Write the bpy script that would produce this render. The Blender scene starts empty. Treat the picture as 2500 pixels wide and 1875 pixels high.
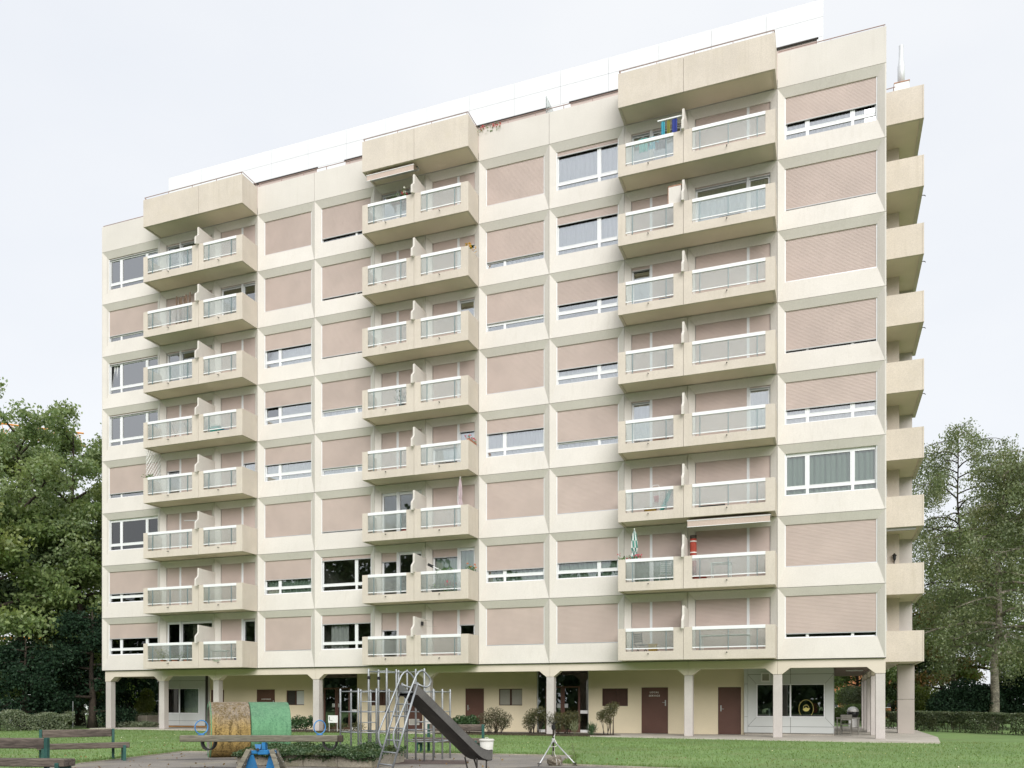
import bpy, bmesh, math, random
import numpy as np
from mathutils import Vector, Matrix

R = math.radians
random.seed(7)
RNG = np.random.default_rng(7)
SC = bpy.context.scene
COL = SC.collection

# ------------------------------------------------------------------ camera
CAM_X, CAM_Y, CAM_Z, YAW = 36.45, -34.67, 1.42, R(20.5)
cam_d = bpy.data.cameras.new("camera")
cam_d.sensor_width = 36.0
cam_d.lens = 2059.0 / 2500.0 * 36.0
cam_d.shift_y = 775.5 / 2500.0
cam_d.clip_start = 0.1
cam_d.clip_end = 2000.0
cam = bpy.data.objects.new("camera", cam_d)
cam.location = (CAM_X, CAM_Y, CAM_Z)
cam.rotation_euler = (R(90), 0, YAW)
COL.objects.link(cam)
SC.camera = cam

# ------------------------------------------------------------------ sky, sun, exposure
SUN_EL, SUN_AZ = R(30), R(151)          # azimuth measured clockwise from +y: the veiled sun stands behind the camera, to its right
world = bpy.data.worlds.new("World")
SC.world = world
world.use_nodes = True
wn, wl = world.node_tree.nodes, world.node_tree.links
wn.clear()
w_out = wn.new("ShaderNodeOutputWorld")
sky = wn.new("ShaderNodeTexSky")
sky.sky_type = 'NISHITA'
sky.sun_disc = False
sky.sun_elevation = SUN_EL
sky.sun_rotation = SUN_AZ
sky.air_density = 1.0
sky.dust_density = 3.0
b_sky = wn.new("ShaderNodeBackground")
b_sky.inputs['Strength'].default_value = 0.10
wl.new(sky.outputs[0], b_sky.inputs['Color'])
tc = wn.new("ShaderNodeTexCoord")
mp = wn.new("ShaderNodeMapping")
mp.inputs['Scale'].default_value = (1.2, 1.2, 2.6)
nz = wn.new("ShaderNodeTexNoise")
nz.inputs['Scale'].default_value = 1.7
nz.inputs['Detail'].default_value = 5
nz.inputs['Roughness'].default_value = 0.5
rp = wn.new("ShaderNodeValToRGB")
rp.color_ramp.elements[0].position = 0.30
rp.color_ramp.elements[0].color = (0.850, 0.878, 0.928, 1)
rp.color_ramp.elements[1].position = 0.70
rp.color_ramp.elements[1].color = (0.945, 0.958, 0.974, 1)
b_cl = wn.new("ShaderNodeBackground")
b_cl.inputs['Strength'].default_value = 0.50
mx = wn.new("ShaderNodeMixShader")
mx.inputs[0].default_value = 0.93
wl.new(tc.outputs['Generated'], mp.inputs[0])
wl.new(mp.outputs[0], nz.inputs['Vector'])
wl.new(nz.outputs['Fac'], rp.inputs[0])
wl.new(rp.outputs[0], b_cl.inputs['Color'])
wl.new(b_sky.outputs[0], mx.inputs[1])
wl.new(b_cl.outputs[0], mx.inputs[2])
wl.new(mx.outputs[0], w_out.inputs[0])

sun_d = bpy.data.lights.new("sun", 'SUN')
sun_d.energy = 1.5
sun_d.angle = R(46)
sun_d.color = (1.0, 0.985, 0.96)
sun = bpy.data.objects.new("sun", sun_d)
sdir = Vector((math.sin(SUN_AZ) * math.cos(SUN_EL), math.cos(SUN_AZ) * math.cos(SUN_EL), math.sin(SUN_EL)))
sun.rotation_euler = sdir.to_track_quat('Z', 'Y').to_euler()
sun.location = (10, -40, 60)
COL.objects.link(sun)

SC.view_settings.view_transform = 'Standard'
SC.view_settings.look = 'None'
SC.view_settings.gamma = 1.0
SC.view_settings.use_curve_mapping = False
SC.view_settings.exposure = 1.06
SC.render.engine = 'CYCLES'
SC.cycles.use_denoising = True
SC.cycles.max_bounces = 7
SC.cycles.diffuse_bounces = 4
SC.cycles.glossy_bounces = 3
SC.cycles.transmission_bounces = 4
SC.cycles.transparent_max_bounces = 10
SC.cycles.caustics_reflective = False
SC.cycles.caustics_refractive = True
SC.cycles.sample_clamp_indirect = 6.0

# ------------------------------------------------------------------ helpers: where things stand
_c, _s = math.cos(YAW), math.sin(YAW)


def ahead(px, z):
    """The spot that lies z metres ahead of where the photographer stood and, from there, at column px of the 2500 px photograph."""
    u = (px - 1250.0) / 2059.0 * z
    return (CAM_X + u * _c - z * _s, CAM_Y + u * _s + z * _c)


def uz(u, z):
    return (CAM_X + u * _c - z * _s, CAM_Y + u * _s + z * _c)


# ------------------------------------------------------------------ helpers: materials
MATS = {}


def _nodes(name):
    m = bpy.data.materials.new(name)
    m.use_nodes = True
    nt = m.node_tree
    nt.nodes.clear()
    out = nt.nodes.new("ShaderNodeOutputMaterial")
    return m, nt, out


def _mix(nt, blend, a, b, fac):
    n = nt.nodes.new("ShaderNodeMix")
    n.data_type = 'RGBA'
    n.blend_type = blend
    for sock, v in ((n.inputs[0], fac), (n.inputs[6], a), (n.inputs[7], b)):
        if hasattr(v, 'is_linked'):
            nt.links.new(v, sock)
        elif isinstance(v, (tuple, list)):
            sock.default_value = (v[0], v[1], v[2], 1)
        else:
            sock.default_value = v
    return n.outputs[2]


def _noise(nt, vec, scale, detail=4, rough=0.55, lo=0.35, hi=0.65):
    n = nt.nodes.new("ShaderNodeTexNoise")
    n.inputs['Scale'].default_value = scale
    n.inputs['Detail'].default_value = detail
    n.inputs['Roughness'].default_value = rough
    if vec is not None:
        nt.links.new(vec, n.inputs['Vector'])
    r = nt.nodes.new("ShaderNodeMapRange")
    r.inputs['From Min'].default_value = lo
    r.inputs['From Max'].default_value = hi
    nt.links.new(n.outputs['Fac'], r.inputs['Value'])
    return r.outputs['Result']


def _coord(nt, stretch=None, obj=False):
    if obj:
        v = nt.nodes.new("ShaderNodeTexCoord").outputs['Object']
    else:
        v = nt.nodes.new("ShaderNodeNewGeometry").outputs['Position']
    if stretch:
        mpn = nt.nodes.new("ShaderNodeMapping")
        mpn.inputs['Scale'].default_value = stretch
        nt.links.new(v, mpn.inputs[0])
        v = mpn.outputs[0]
    return v


def surf(name, col, rough=0.75, var=0.10, scale=1.5, fine=0.06, fscale=40.0, bump=0.0, bscale=60.0, metal=0.0, spec=0.4, stretch=None, obj=False,
         stain=None, stain_fac=0.3, stain_scale=0.8, coat=0.0):
    """Principled surface: base colour broken up by a broad and a fine noise, stains of their own colour, and a fine bump."""
    m, nt, out = _nodes(name)
    p = nt.nodes.new("ShaderNodeBsdfPrincipled")
    p.inputs['Roughness'].default_value = rough
    p.inputs['Metallic'].default_value = metal
    p.inputs['Specular IOR Level'].default_value = spec
    p.inputs['Coat Weight'].default_value = coat
    v = _coord(nt, stretch, obj)
    lo = tuple(c * (1 - var) for c in col)
    hi = tuple(min(1, c * (1 + var)) for c in col)
    c = _mix(nt, 'MIX', lo, hi, _noise(nt, v, scale))
    if fine:
        c = _mix(nt, 'MULTIPLY', c, _mix(nt, 'MIX', (1 - 2 * fine,) * 3, (1 + fine,) * 3, _noise(nt, v, fscale, 3)), 1.0)
    if stain:
        f = nt.nodes.new("ShaderNodeMath")
        f.operation = 'MULTIPLY'
        nt.links.new(_noise(nt, v, stain_scale, 6, 0.65, 0.5, 0.72), f.inputs[0])
        f.inputs[1].default_value = stain_fac
        c = _mix(nt, 'MIX', c, stain, f.outputs[0])
    nt.links.new(c, p.inputs['Base Color'])
    if bump:
        b = nt.nodes.new("ShaderNodeBump")
        b.inputs['Strength'].default_value = bump
        b.inputs['Distance'].default_value = 0.02
        nt.links.new(_noise(nt, v, bscale, 4, 0.6, 0.2, 0.8), b.inputs['Height'])
        nt.links.new(b.outputs[0], p.inputs['Normal'])
    nt.links.new(p.outputs[0], out.inputs[0])
    return m


def tinted(m, amount):
    """Every object with this material takes a slightly different tone."""
    nt = m.node_tree
    p = [n for n in nt.nodes if n.type == 'BSDF_PRINCIPLED'][0]
    src = p.inputs['Base Color'].links[0].from_socket
    oi = nt.nodes.new("ShaderNodeObjectInfo")
    c = _mix(nt, 'MULTIPLY', src, _mix(nt, 'MIX', (1 - amount, 1 - amount * 1.1, 1 - amount * 1.1), (1 + amount * 0.6,) * 3, oi.outputs['Random']), 1.0)
    nt.links.new(c, p.inputs['Base Color'])
    return m


def streaked(m, col, fac):
    """Rain has drawn thin vertical streaks down the surface."""
    nt = m.node_tree
    p = [n for n in nt.nodes if n.type == 'BSDF_PRINCIPLED'][0]
    src = p.inputs['Base Color'].links[0].from_socket
    a = _noise(nt, _coord(nt, (7.0, 7.0, 0.35)), 1.0, 5, 0.65, 0.50, 0.74)
    b = _noise(nt, _coord(nt), 0.45, 3, 0.5, 0.42, 0.62)
    f = nt.nodes.new("ShaderNodeMath")
    f.operation = 'MULTIPLY'
    nt.links.new(a, f.inputs[0]); nt.links.new(b, f.inputs[1])
    f2 = nt.nodes.new("ShaderNodeMath")
    f2.operation = 'MULTIPLY'
    nt.links.new(f.outputs[0], f2.inputs[0])
    f2.inputs[1].default_value = fac
    nt.links.new(_mix(nt, 'MIX', src, col, f2.outputs[0]), p.inputs['Base Color'])
    return m


def leaf_mat(name, cols, transl=0.35, patch=None, patch_scale=0.35, gloss=0.03):
    """Leaves: every leaf takes its own tint, whole boughs lean to a second tint, light comes through."""
    m, nt, out = _nodes(name)
    g = nt.nodes.new("ShaderNodeNewGeometry")
    r = nt.nodes.new("ShaderNodeValToRGB")
    els = r.color_ramp.elements
    while len(els) < len(cols):
        els.new(0.5)
    for i, cc in enumerate(cols):
        els[i].position = i / (len(cols) - 1)
        els[i].color = (*cc, 1)
    nt.links.new(g.outputs['Random Per Island'], r.inputs[0])
    c = r.outputs[0]
    if patch:
        c = _mix(nt, 'MIX', c, patch, _noise(nt, g.outputs['Position'], patch_scale, 3, 0.5, 0.52, 0.75))
    d = nt.nodes.new("ShaderNodeBsdfDiffuse")
    t = nt.nodes.new("ShaderNodeBsdfTranslucent")
    gl = nt.nodes.new("ShaderNodeBsdfGlossy")
    gl.inputs['Roughness'].default_value = 0.45
    gl.inputs['Color'].default_value = (1, 1, 1, 1)
    nt.links.new(c, d.inputs['Color'])
    nt.links.new(_mix(nt, 'MULTIPLY', c, (1.35, 1.35, 0.7), 1.0), t.inputs['Color'])
    m1 = nt.nodes.new("ShaderNodeMixShader")
    m1.inputs[0].default_value = transl
    nt.links.new(d.outputs[0], m1.inputs[1])
    nt.links.new(t.outputs[0], m1.inputs[2])
    m2 = nt.nodes.new("ShaderNodeMixShader")
    m2.inputs[0].default_value = gloss
    nt.links.new(m1.outputs[0], m2.inputs[1])
    nt.links.new(gl.outputs[0], m2.inputs[2])
    nt.links.new(m2.outputs[0], out.inputs[0])
    return m


def glass_mat(name, tint, refl, rough=0.0):
    m, nt, out = _nodes(name)
    tr = nt.nodes.new("ShaderNodeBsdfTransparent")
    tr.inputs['Color'].default_value = (*tint, 1)
    gl = nt.nodes.new("ShaderNodeBsdfGlossy")
    gl.inputs['Roughness'].default_value = rough
    gl.inputs['Color'].default_value = (0.96, 0.98, 1, 1)
    fr = nt.nodes.new("ShaderNodeFresnel")
    fr.inputs['IOR'].default_value = 1.5
    ma = nt.nodes.new("ShaderNodeMath")
    ma.operation = 'MULTIPLY_ADD'
    ma.use_clamp = True
    ma.inputs[1].default_value = 1.2
    ma.inputs[2].default_value = refl
    nt.links.new(fr.outputs[0], ma.inputs[0])
    ms = nt.nodes.new("ShaderNodeMixShader")
    nt.links.new(ma.outputs[0], ms.inputs[0])
    nt.links.new(tr.outputs[0], ms.inputs[1])
    nt.links.new(gl.outputs[0], ms.inputs[2])
    nt.links.new(ms.outputs[0], out.inputs[0])
    return m


def frosted_mat(name):
    m, nt, out = _nodes(name)
    rf = nt.nodes.new("ShaderNodeBsdfRefraction")
    rf.inputs['Roughness'].default_value = 0.16
    rf.inputs['IOR'].default_value = 1.06
    rf.inputs['Color'].default_value = (0.93, 0.965, 0.955, 1)
    tr = nt.nodes.new("ShaderNodeBsdfTransparent")
    tr.inputs['Color'].default_value = (0.80, 0.87, 0.85, 1)
    df = nt.nodes.new("ShaderNodeBsdfDiffuse")
    df.inputs['Color'].default_value = (0.80, 0.82, 0.81, 1)
    tl = nt.nodes.new("ShaderNodeBsdfTranslucent")
    tl.inputs['Color'].default_value = (0.74, 0.80, 0.78, 1)
    gl = nt.nodes.new("ShaderNodeBsdfGlossy")
    gl.inputs['Roughness'].default_value = 0.12
    a = nt.nodes.new("ShaderNodeMixShader")
    a.inputs[0].default_value = 0.15
    b = nt.nodes.new("ShaderNodeMixShader")
    b.inputs[0].default_value = 0.5
    c = nt.nodes.new("ShaderNodeMixShader")
    c.inputs[0].default_value = 0.22
    d = nt.nodes.new("ShaderNodeMixShader")
    d.inputs[0].default_value = 0.13
    L = nt.links.new
    L(rf.outputs[0], a.inputs[1]); L(tr.outputs[0], a.inputs[2])
    L(df.outputs[0], b.inputs[1]); L(tl.outputs[0], b.inputs[2])
    L(a.outputs[0], c.inputs[1]); L(b.outputs[0], c.inputs[2])
    L(c.outputs[0], d.inputs[1]); L(gl.outputs[0], d.inputs[2])
    L(d.outputs[0], out.inputs[0])
    return m


def cloth_mat(name, col, transl=0.4):
    m, nt, out = _nodes(name)
    d = nt.nodes.new("ShaderNodeBsdfDiffuse")
    t = nt.nodes.new("ShaderNodeBsdfTranslucent")
    c = _mix(nt, 'MIX', tuple(x * 0.9 for x in col), col, _noise(nt, _coord(nt, (14, 14, 0.4)), 1.0))
    nt.links.new(c, d.inputs[0]); nt.links.new(c, t.inputs[0])
    a = nt.nodes.new("ShaderNodeMixShader")
    a.inputs[0].default_value = transl
    nt.links.new(d.outputs[0], a.inputs[1]); nt.links.new(t.outputs[0], a.inputs[2])
    nt.links.new(a.outputs[0], out.inputs[0])
    return m


M = {}
M['panel'] = surf("facade_plaster", (0.66, 0.625, 0.578), 0.85, 0.035, 0.5, 0.025, 25, 0.10, 90, spec=0.25, stain=(0.56, 0.53, 0.46), stain_fac=0.14, stain_scale=0.55)
M['tan'] = surf("balcony_plaster", (0.625, 0.562, 0.488), 0.9, 0.05, 0.9, 0.05, 30, 0.22, 70, spec=0.2, stain=(0.56, 0.50, 0.40), stain_fac=0.35, stain_scale=1.6)
M['soffit'] = surf("soffit_paint", (0.72, 0.635, 0.525), 0.9, 0.04, 0.8, 0.02)
M['beam'] = surf("beam_paint", (0.68, 0.605, 0.515), 0.85, 0.04, 0.7, 0.02)
M['pillar'] = surf("pillar_paint", (0.54, 0.50, 0.475), 0.8, 0.05, 0.9, 0.03, 30, 0.1, 60, stain=(0.38, 0.34, 0.30), stain_fac=0.3)
M['yellow_wall'] = surf("cream_yellow_wall", (0.80, 0.705, 0.515), 0.85, 0.04, 0.6, 0.03, 30, 0.08)
tinted(streaked(M['panel'], (0.47, 0.435, 0.37), 0.28), 0.025)
tinted(streaked(M['tan'], (0.42, 0.37, 0.29), 0.38), 0.03)
M['white_metal'] = surf("white_lacquered_metal", (0.80, 0.81, 0.82), 0.45, 0.02, 2, 0.0)
M['alu'] = surf("aluminium", (0.62, 0.63, 0.64), 0.4, 0.04, 2, 0.0, metal=0.6)
M['slat'] = surf("roller_shutter_slats", (0.53, 0.435, 0.392), 0.5, 0.05, 0.9, 0.0, 3.0, spec=0.5)
tinted(M['slat'], 0.06)
M['slat_bar'] = surf("shutter_end_bar", (0.45, 0.45, 0.45), 0.5, 0.03, 2, 0)
M['glass'] = glass_mat("window_glass", (0.97, 0.985, 0.985), 0.30)
M['plain_glass'] = glass_mat("plain_window_glass", (0.95, 0.97, 0.96), 0.07)
M['shop_glass'] = glass_mat("shop_glass", (0.72, 0.78, 0.76), 0.10)
M['frost'] = frosted_mat("frosted_glass")
M['post'] = surf("railing_post", (0.20, 0.27, 0.28), 0.45, 0.05, 3, 0, metal=0.3)
M['dark'] = surf("dark_gap", (0.05, 0.045, 0.04), 0.8, 0.1)
M['room'] = surf("room_wall", (0.34, 0.33, 0.30), 0.9, 0.08, 0.5, 0)
M['slab'] = surf("raw_slab", (0.45, 0.42, 0.37), 0.9, 0.06)
M['sheer'] = cloth_mat("sheer_curtain", (0.90, 0.91, 0.90), 0.22)
M['greenc'] = cloth_mat("grey_green_curtain", (0.46, 0.60, 0.49), 0.25)
M['beigec'] = cloth_mat("beige_curtain", (0.46, 0.44, 0.34), 0.3)
M['redc'] = cloth_mat("red_curtain", (0.42, 0.12, 0.10), 0.3)
M['attic'] = surf("attic_white_panel", (0.72, 0.735, 0.75), 0.5, 0.015, 0.5, 0)
M['rail'] = surf("roof_handrail", (0.36, 0.25, 0.22), 0.5, 0.1)
M['door'] = surf("brown_door_paint", (0.125, 0.062, 0.048), 0.45, 0.10, 1.2, 0.03, coat=0.1)
M['brown'] = surf("brown_metal_frame", (0.075, 0.035, 0.026), 0.45, 0.10, 2, 0)
M['grey_panel'] = surf("grey_white_cladding", (0.60, 0.62, 0.61), 0.5, 0.025, 0.7, 0)
M['louver'] = surf("vent_grille_grey", (0.35, 0.34, 0.29), 0.6, 0.05)
M['letter'] = surf("stencil_lettering", (0.78, 0.75, 0.70), 0.7, 0.15, 30, 0)
M['gold'] = surf("yellow_window_decal", (0.56, 0.49, 0.15), 0.6, 0.05)
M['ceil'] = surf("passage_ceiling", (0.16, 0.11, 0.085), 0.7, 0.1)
M['awning'] = surf("awning_cloth", (0.56, 0.45, 0.39), 0.9, 0.04)
M['concrete'] = surf("pavement_concrete", (0.50, 0.46, 0.40), 0.9, 0.10, 0.8, 0.08, 40, 0.2, 60, stain=(0.30, 0.27, 0.21), stain_fac=0.5, stain_scale=1.2)
M['kerb'] = surf("kerb_concrete", (0.40, 0.36, 0.29), 0.9, 0.14, 1.5, 0.12, 30, 0.3, 50, stain=(0.20, 0.20, 0.09), stain_fac=0.7, stain_scale=2.0)
M['asphalt'] = surf("worn_asphalt", (0.265, 0.243, 0.218), 0.92, 0.16, 0.7, 0.14, 55, 0.4, 90, stain=(0.37, 0.33, 0.24), stain_fac=0.8, stain_scale=0.9)
M['asphalt_dark'] = surf("repaired_asphalt", (0.145, 0.135, 0.132), 0.92, 0.14, 0.9, 0.14, 60, 0.4, 100, stain=(0.22, 0.19, 0.13), stain_fac=0.4, stain_scale=1.3)
M['lawn'] = surf("lawn_ground", (0.175, 0.28, 0.09), 0.95, 0.16, 0.35, 0.13, 22, 0.3, 45, stain=(0.235, 0.255, 0.11), stain_fac=0.55, stain_scale=0.6)
M['soil'] = surf("bed_soil", (0.07, 0.055, 0.035), 0.95, 0.3, 3, 0.2, 30, 0.5, 30)
M['blade'] = leaf_mat("grass_blades", [(0.115, 0.20, 0.055), (0.165, 0.255, 0.08), (0.21, 0.285, 0.10)], 0.35, (0.225, 0.255, 0.10), 0.5)
M['wood'] = surf("weathered_bench_wood", (0.145, 0.118, 0.098), 0.9, 0.35, 2.2, 0.2, 9, 0.6, 12, stretch=(0.5, 5, 5), obj=True, stain=(0.24, 0.20, 0.155), stain_fac=0.8, stain_scale=2.0)
M['wood_grey'] = surf("grey_seesaw_wood", (0.235, 0.215, 0.165), 0.9, 0.22, 2.2, 0.16, 9, 0.5, 12, stretch=(0.5, 6, 6), obj=True, stain=(0.15, 0.16, 0.08), stain_fac=0.5, stain_scale=1.6)
M['wood_end'] = surf("dark_end_grain", (0.07, 0.055, 0.042), 0.9, 0.3, 9, 0.1)
M['green_steel'] = surf("dark_green_steel", (0.030, 0.105, 0.088), 0.5, 0.16, 3, 0.05, stain=(0.09, 0.16, 0.14), stain_fac=0.5, stain_scale=4)
M['blue'] = surf("blue_paint", (0.025, 0.20, 0.46), 0.5, 0.12, 3, 0.05, stain=(0.05, 0.10, 0.16), stain_fac=0.5, stain_scale=4)
M['blue_light'] = surf("light_blue_paint", (0.08, 0.27, 0.56), 0.45, 0.10, 5, 0.05)
M['rubber'] = surf("black_rubber", (0.022, 0.021, 0.020), 0.75, 0.2, 6, 0.1)
M['galv'] = surf("galvanised_tube", (0.40, 0.42, 0.43), 0.5, 0.14, 4, 0.08, 60, metal=0.55)
M['chute'] = surf("dark_slide_plastic", (0.055, 0.048, 0.043), 0.55, 0.2, 1.6, 0.12, 30, stain=(0.14, 0.12, 0.10), stain_fac=0.5, stain_scale=2.5)
M['chute_side'] = surf("slide_side", (0.135, 0.13, 0.12), 0.5, 0.15, 2, 0.08)
M['chute_in'] = surf("slide_inside", (0.115, 0.12, 0.11), 0.35, 0.12, 2, 0.06)
M['bin'] = surf("off_white_plastic", (0.66, 0.65, 0.60), 0.5, 0.04, 3, 0.03)
M['white'] = surf("white_plastic", (0.80, 0.80, 0.79), 0.5, 0.02)
M['rope'] = surf("white_rope", (0.72, 0.70, 0.67), 0.9, 0.08, 30, 0)
M['rock'] = surf("grey_stone", (0.22, 0.19, 0.145), 0.95, 0.3, 8, 0.2, 50, 0.8, 25, obj=True)
M['bark'] = surf("dark_bark", (0.052, 0.040, 0.030), 0.95, 0.35, 3, 0.2, 20, 0.8, 14, stretch=(1, 1, 0.3))
M['birch_bark'] = surf("birch_bark", (0.30, 0.27, 0.22), 0.9, 0.3, 2.5, 0.2, 12, 0.5, 12, stretch=(1, 1, 1.6), stain=(0.05, 0.042, 0.035), stain_fac=0.95, stain_scale=3.2)
M['terracotta'] = surf("terracotta", (0.36, 0.15, 0.085), 0.85, 0.1, 5)
M['darkpot'] = surf("dark_grey_pot", (0.07, 0.07, 0.075), 0.7, 0.1)
M['bluepot'] = surf("dark_blue_pot", (0.02, 0.03, 0.12), 0.4, 0.1)
M['petal_red'] = leaf_mat("red_petals", [(0.50, 0.03, 0.04), (0.62, 0.06, 0.10)], 0.3)
M['petal_pink'] = leaf_mat("pink_petals", [(0.62, 0.06, 0.13), (0.70, 0.14, 0.22)], 0.3)
M['petal_orange'] = leaf_mat("orange_petals", [(0.65, 0.14, 0.02), (0.72, 0.22, 0.04)], 0.3)
M['petal_yellow'] = leaf_mat("golden_petals", [(0.62, 0.30, 0.02), (0.70, 0.42, 0.04)], 0.3)
M['petal_white'] = leaf_mat("white_petals", [(0.8, 0.8, 0.76), (0.85, 0.85, 0.82)], 0.3)
M['petal_daisy'] = leaf_mat("daisy_petals", [(0.75, 0.75, 0.62), (0.72, 0.68, 0.30), (0.80, 0.80, 0.72)], 0.3)
M['leafpot'] = leaf_mat("pot_plant_leaves", [(0.05, 0.13, 0.03), (0.10, 0.20, 0.05), (0.16, 0.27, 0.08)])
M['ash'] = leaf_mat("ash_leaves", [(0.145, 0.215, 0.095), (0.22, 0.295, 0.138), (0.305, 0.365, 0.19)], 0.4, (0.24, 0.285, 0.10), 0.30)
M['maple'] = leaf_mat("maple_leaves", [(0.115, 0.175, 0.062), (0.185, 0.26, 0.095), (0.265, 0.33, 0.135)], 0.38, (0.27, 0.29, 0.085), 0.28)
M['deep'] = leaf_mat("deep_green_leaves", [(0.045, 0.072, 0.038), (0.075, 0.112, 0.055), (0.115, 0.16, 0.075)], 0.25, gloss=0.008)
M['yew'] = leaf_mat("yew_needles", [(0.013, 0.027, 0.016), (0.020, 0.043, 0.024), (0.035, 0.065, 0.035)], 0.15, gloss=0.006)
M['birch'] = leaf_mat("birch_leaves", [(0.125, 0.168, 0.088), (0.18, 0.225, 0.118), (0.245, 0.285, 0.155)], 0.35, (0.20, 0.20, 0.10), 0.5)
M['hedge'] = leaf_mat("hedge_leaves", [(0.06, 0.085, 0.045), (0.10, 0.13, 0.068), (0.155, 0.18, 0.095)], 0.28, (0.075, 0.065, 0.03), 0.9)
M['hedge_grey'] = leaf_mat("greyish_hedge_leaves", [(0.13, 0.165, 0.10), (0.20, 0.24, 0.15), (0.28, 0.31, 0.20)], 0.28, (0.09, 0.095, 0.05), 0.9)
M['lime'] = leaf_mat("yellow_green_leaves", [(0.10, 0.13, 0.025), (0.15, 0.18, 0.04), (0.11, 0.16, 0.04)], 0.35)
M['laurel'] = leaf_mat("laurel_leaves", [(0.031, 0.070, 0.028), (0.056, 0.112, 0.042), (0.091, 0.154, 0.063)], 0.25)
M['twiggy'] = leaf_mat("dry_shrub_leaves", [(0.085, 0.085, 0.045), (0.13, 0.115, 0.065), (0.075, 0.095, 0.045)], 0.3, (0.20, 0.15, 0.10), 2.0)
M['olive'] = leaf_mat("olive_shrub_leaves", [(0.075, 0.085, 0.035), (0.115, 0.115, 0.05), (0.15, 0.13, 0.055)], 0.3, (0.06, 0.075, 0.03), 1.5)
M['ivy'] = leaf_mat("ivy_leaves", [(0.034, 0.074, 0.030), (0.061, 0.115, 0.043), (0.135, 0.189, 0.095)], 0.25, (0.11, 0.13, 0.05), 1.2)
M['brick_orange'] = surf("orange_brick_wall", (0.48, 0.19, 0.095), 0.9, 0.15, 2, 0.1)
M['far_white'] = surf("far_white_wall", (0.70, 0.71, 0.73), 0.9, 0.06, 1, 0)
M['orange'] = surf("orange_crane_paint", (0.62, 0.26, 0.03), 0.6, 0.08)
M['car_white'] = surf("white_car_paint", (0.74, 0.75, 0.77), 0.3, 0.02, 2, 0, coat=0.6)
M['car_dark'] = surf("dark_car_paint", (0.03, 0.034, 0.042), 0.3, 0.05, 2, 0, coat=0.7)
M['car_silver'] = surf("silver_car_paint", (0.42, 0.43, 0.47), 0.3, 0.05, 2, 0, metal=0.4, coat=0.5)
M['car_red'] = surf("red_car_paint", (0.35, 0.03, 0.03), 0.3, 0.05, 2, 0, coat=0.6)
M['car_glass'] = surf("car_glass", (0.03, 0.035, 0.04), 0.08, 0.05, 2, 0, spec=0.8)
M['teal'] = surf("teal_cloth", (0.05, 0.36, 0.33), 0.9, 0.1)
M['cyan'] = surf("cyan_cloth", (0.07, 0.38, 0.48), 0.9, 0.1)
M['slate'] = surf("slate_cloth", (0.17, 0.17, 0.21), 0.9, 0.1)
M['oliveb'] = surf("olive_towel", (0.24, 0.24, 0.06), 0.9, 0.1)
M['navy'] = surf("navy_towel", (0.04, 0.06, 0.26), 0.9, 0.1)
M['lilac'] = surf("lilac_cloth", (0.50, 0.41, 0.43), 0.9, 0.08)
M['stripe_g'] = surf("green_parasol_cloth", (0.07, 0.22, 0.18), 0.9, 0.1)
M['stripe_w'] = surf("white_parasol_cloth", (0.66, 0.68, 0.66), 0.9, 0.06)
M['redroll'] = surf("red_carpet_back", (0.33, 0.055, 0.035), 0.9, 0.18, 6, 0.1)
M['bamboo'] = surf("dark_bamboo", (0.17, 0.115, 0.075), 0.8, 0.3, 6, 0.1, stretch=(1, 1, 0.4))
M['black'] = surf("black_metal", (0.018, 0.018, 0.018), 0.5, 0.1)
M['red'] = surf("red_plastic", (0.45, 0.04, 0.03), 0.5, 0.1)
M['ochre'] = surf("ochre_box", (0.50, 0.30, 0.06), 0.7, 0.1)
M['bluebox'] = surf("blue_box", (0.04, 0.14, 0.32), 0.6, 0.1)
M['cardboard'] = surf("rust_edge_box", (0.45, 0.24, 0.16), 0.85, 0.2, 8)
M['chair_grey'] = surf("grey_garden_chair", (0.22, 0.21, 0.185), 0.6, 0.08)


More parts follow.
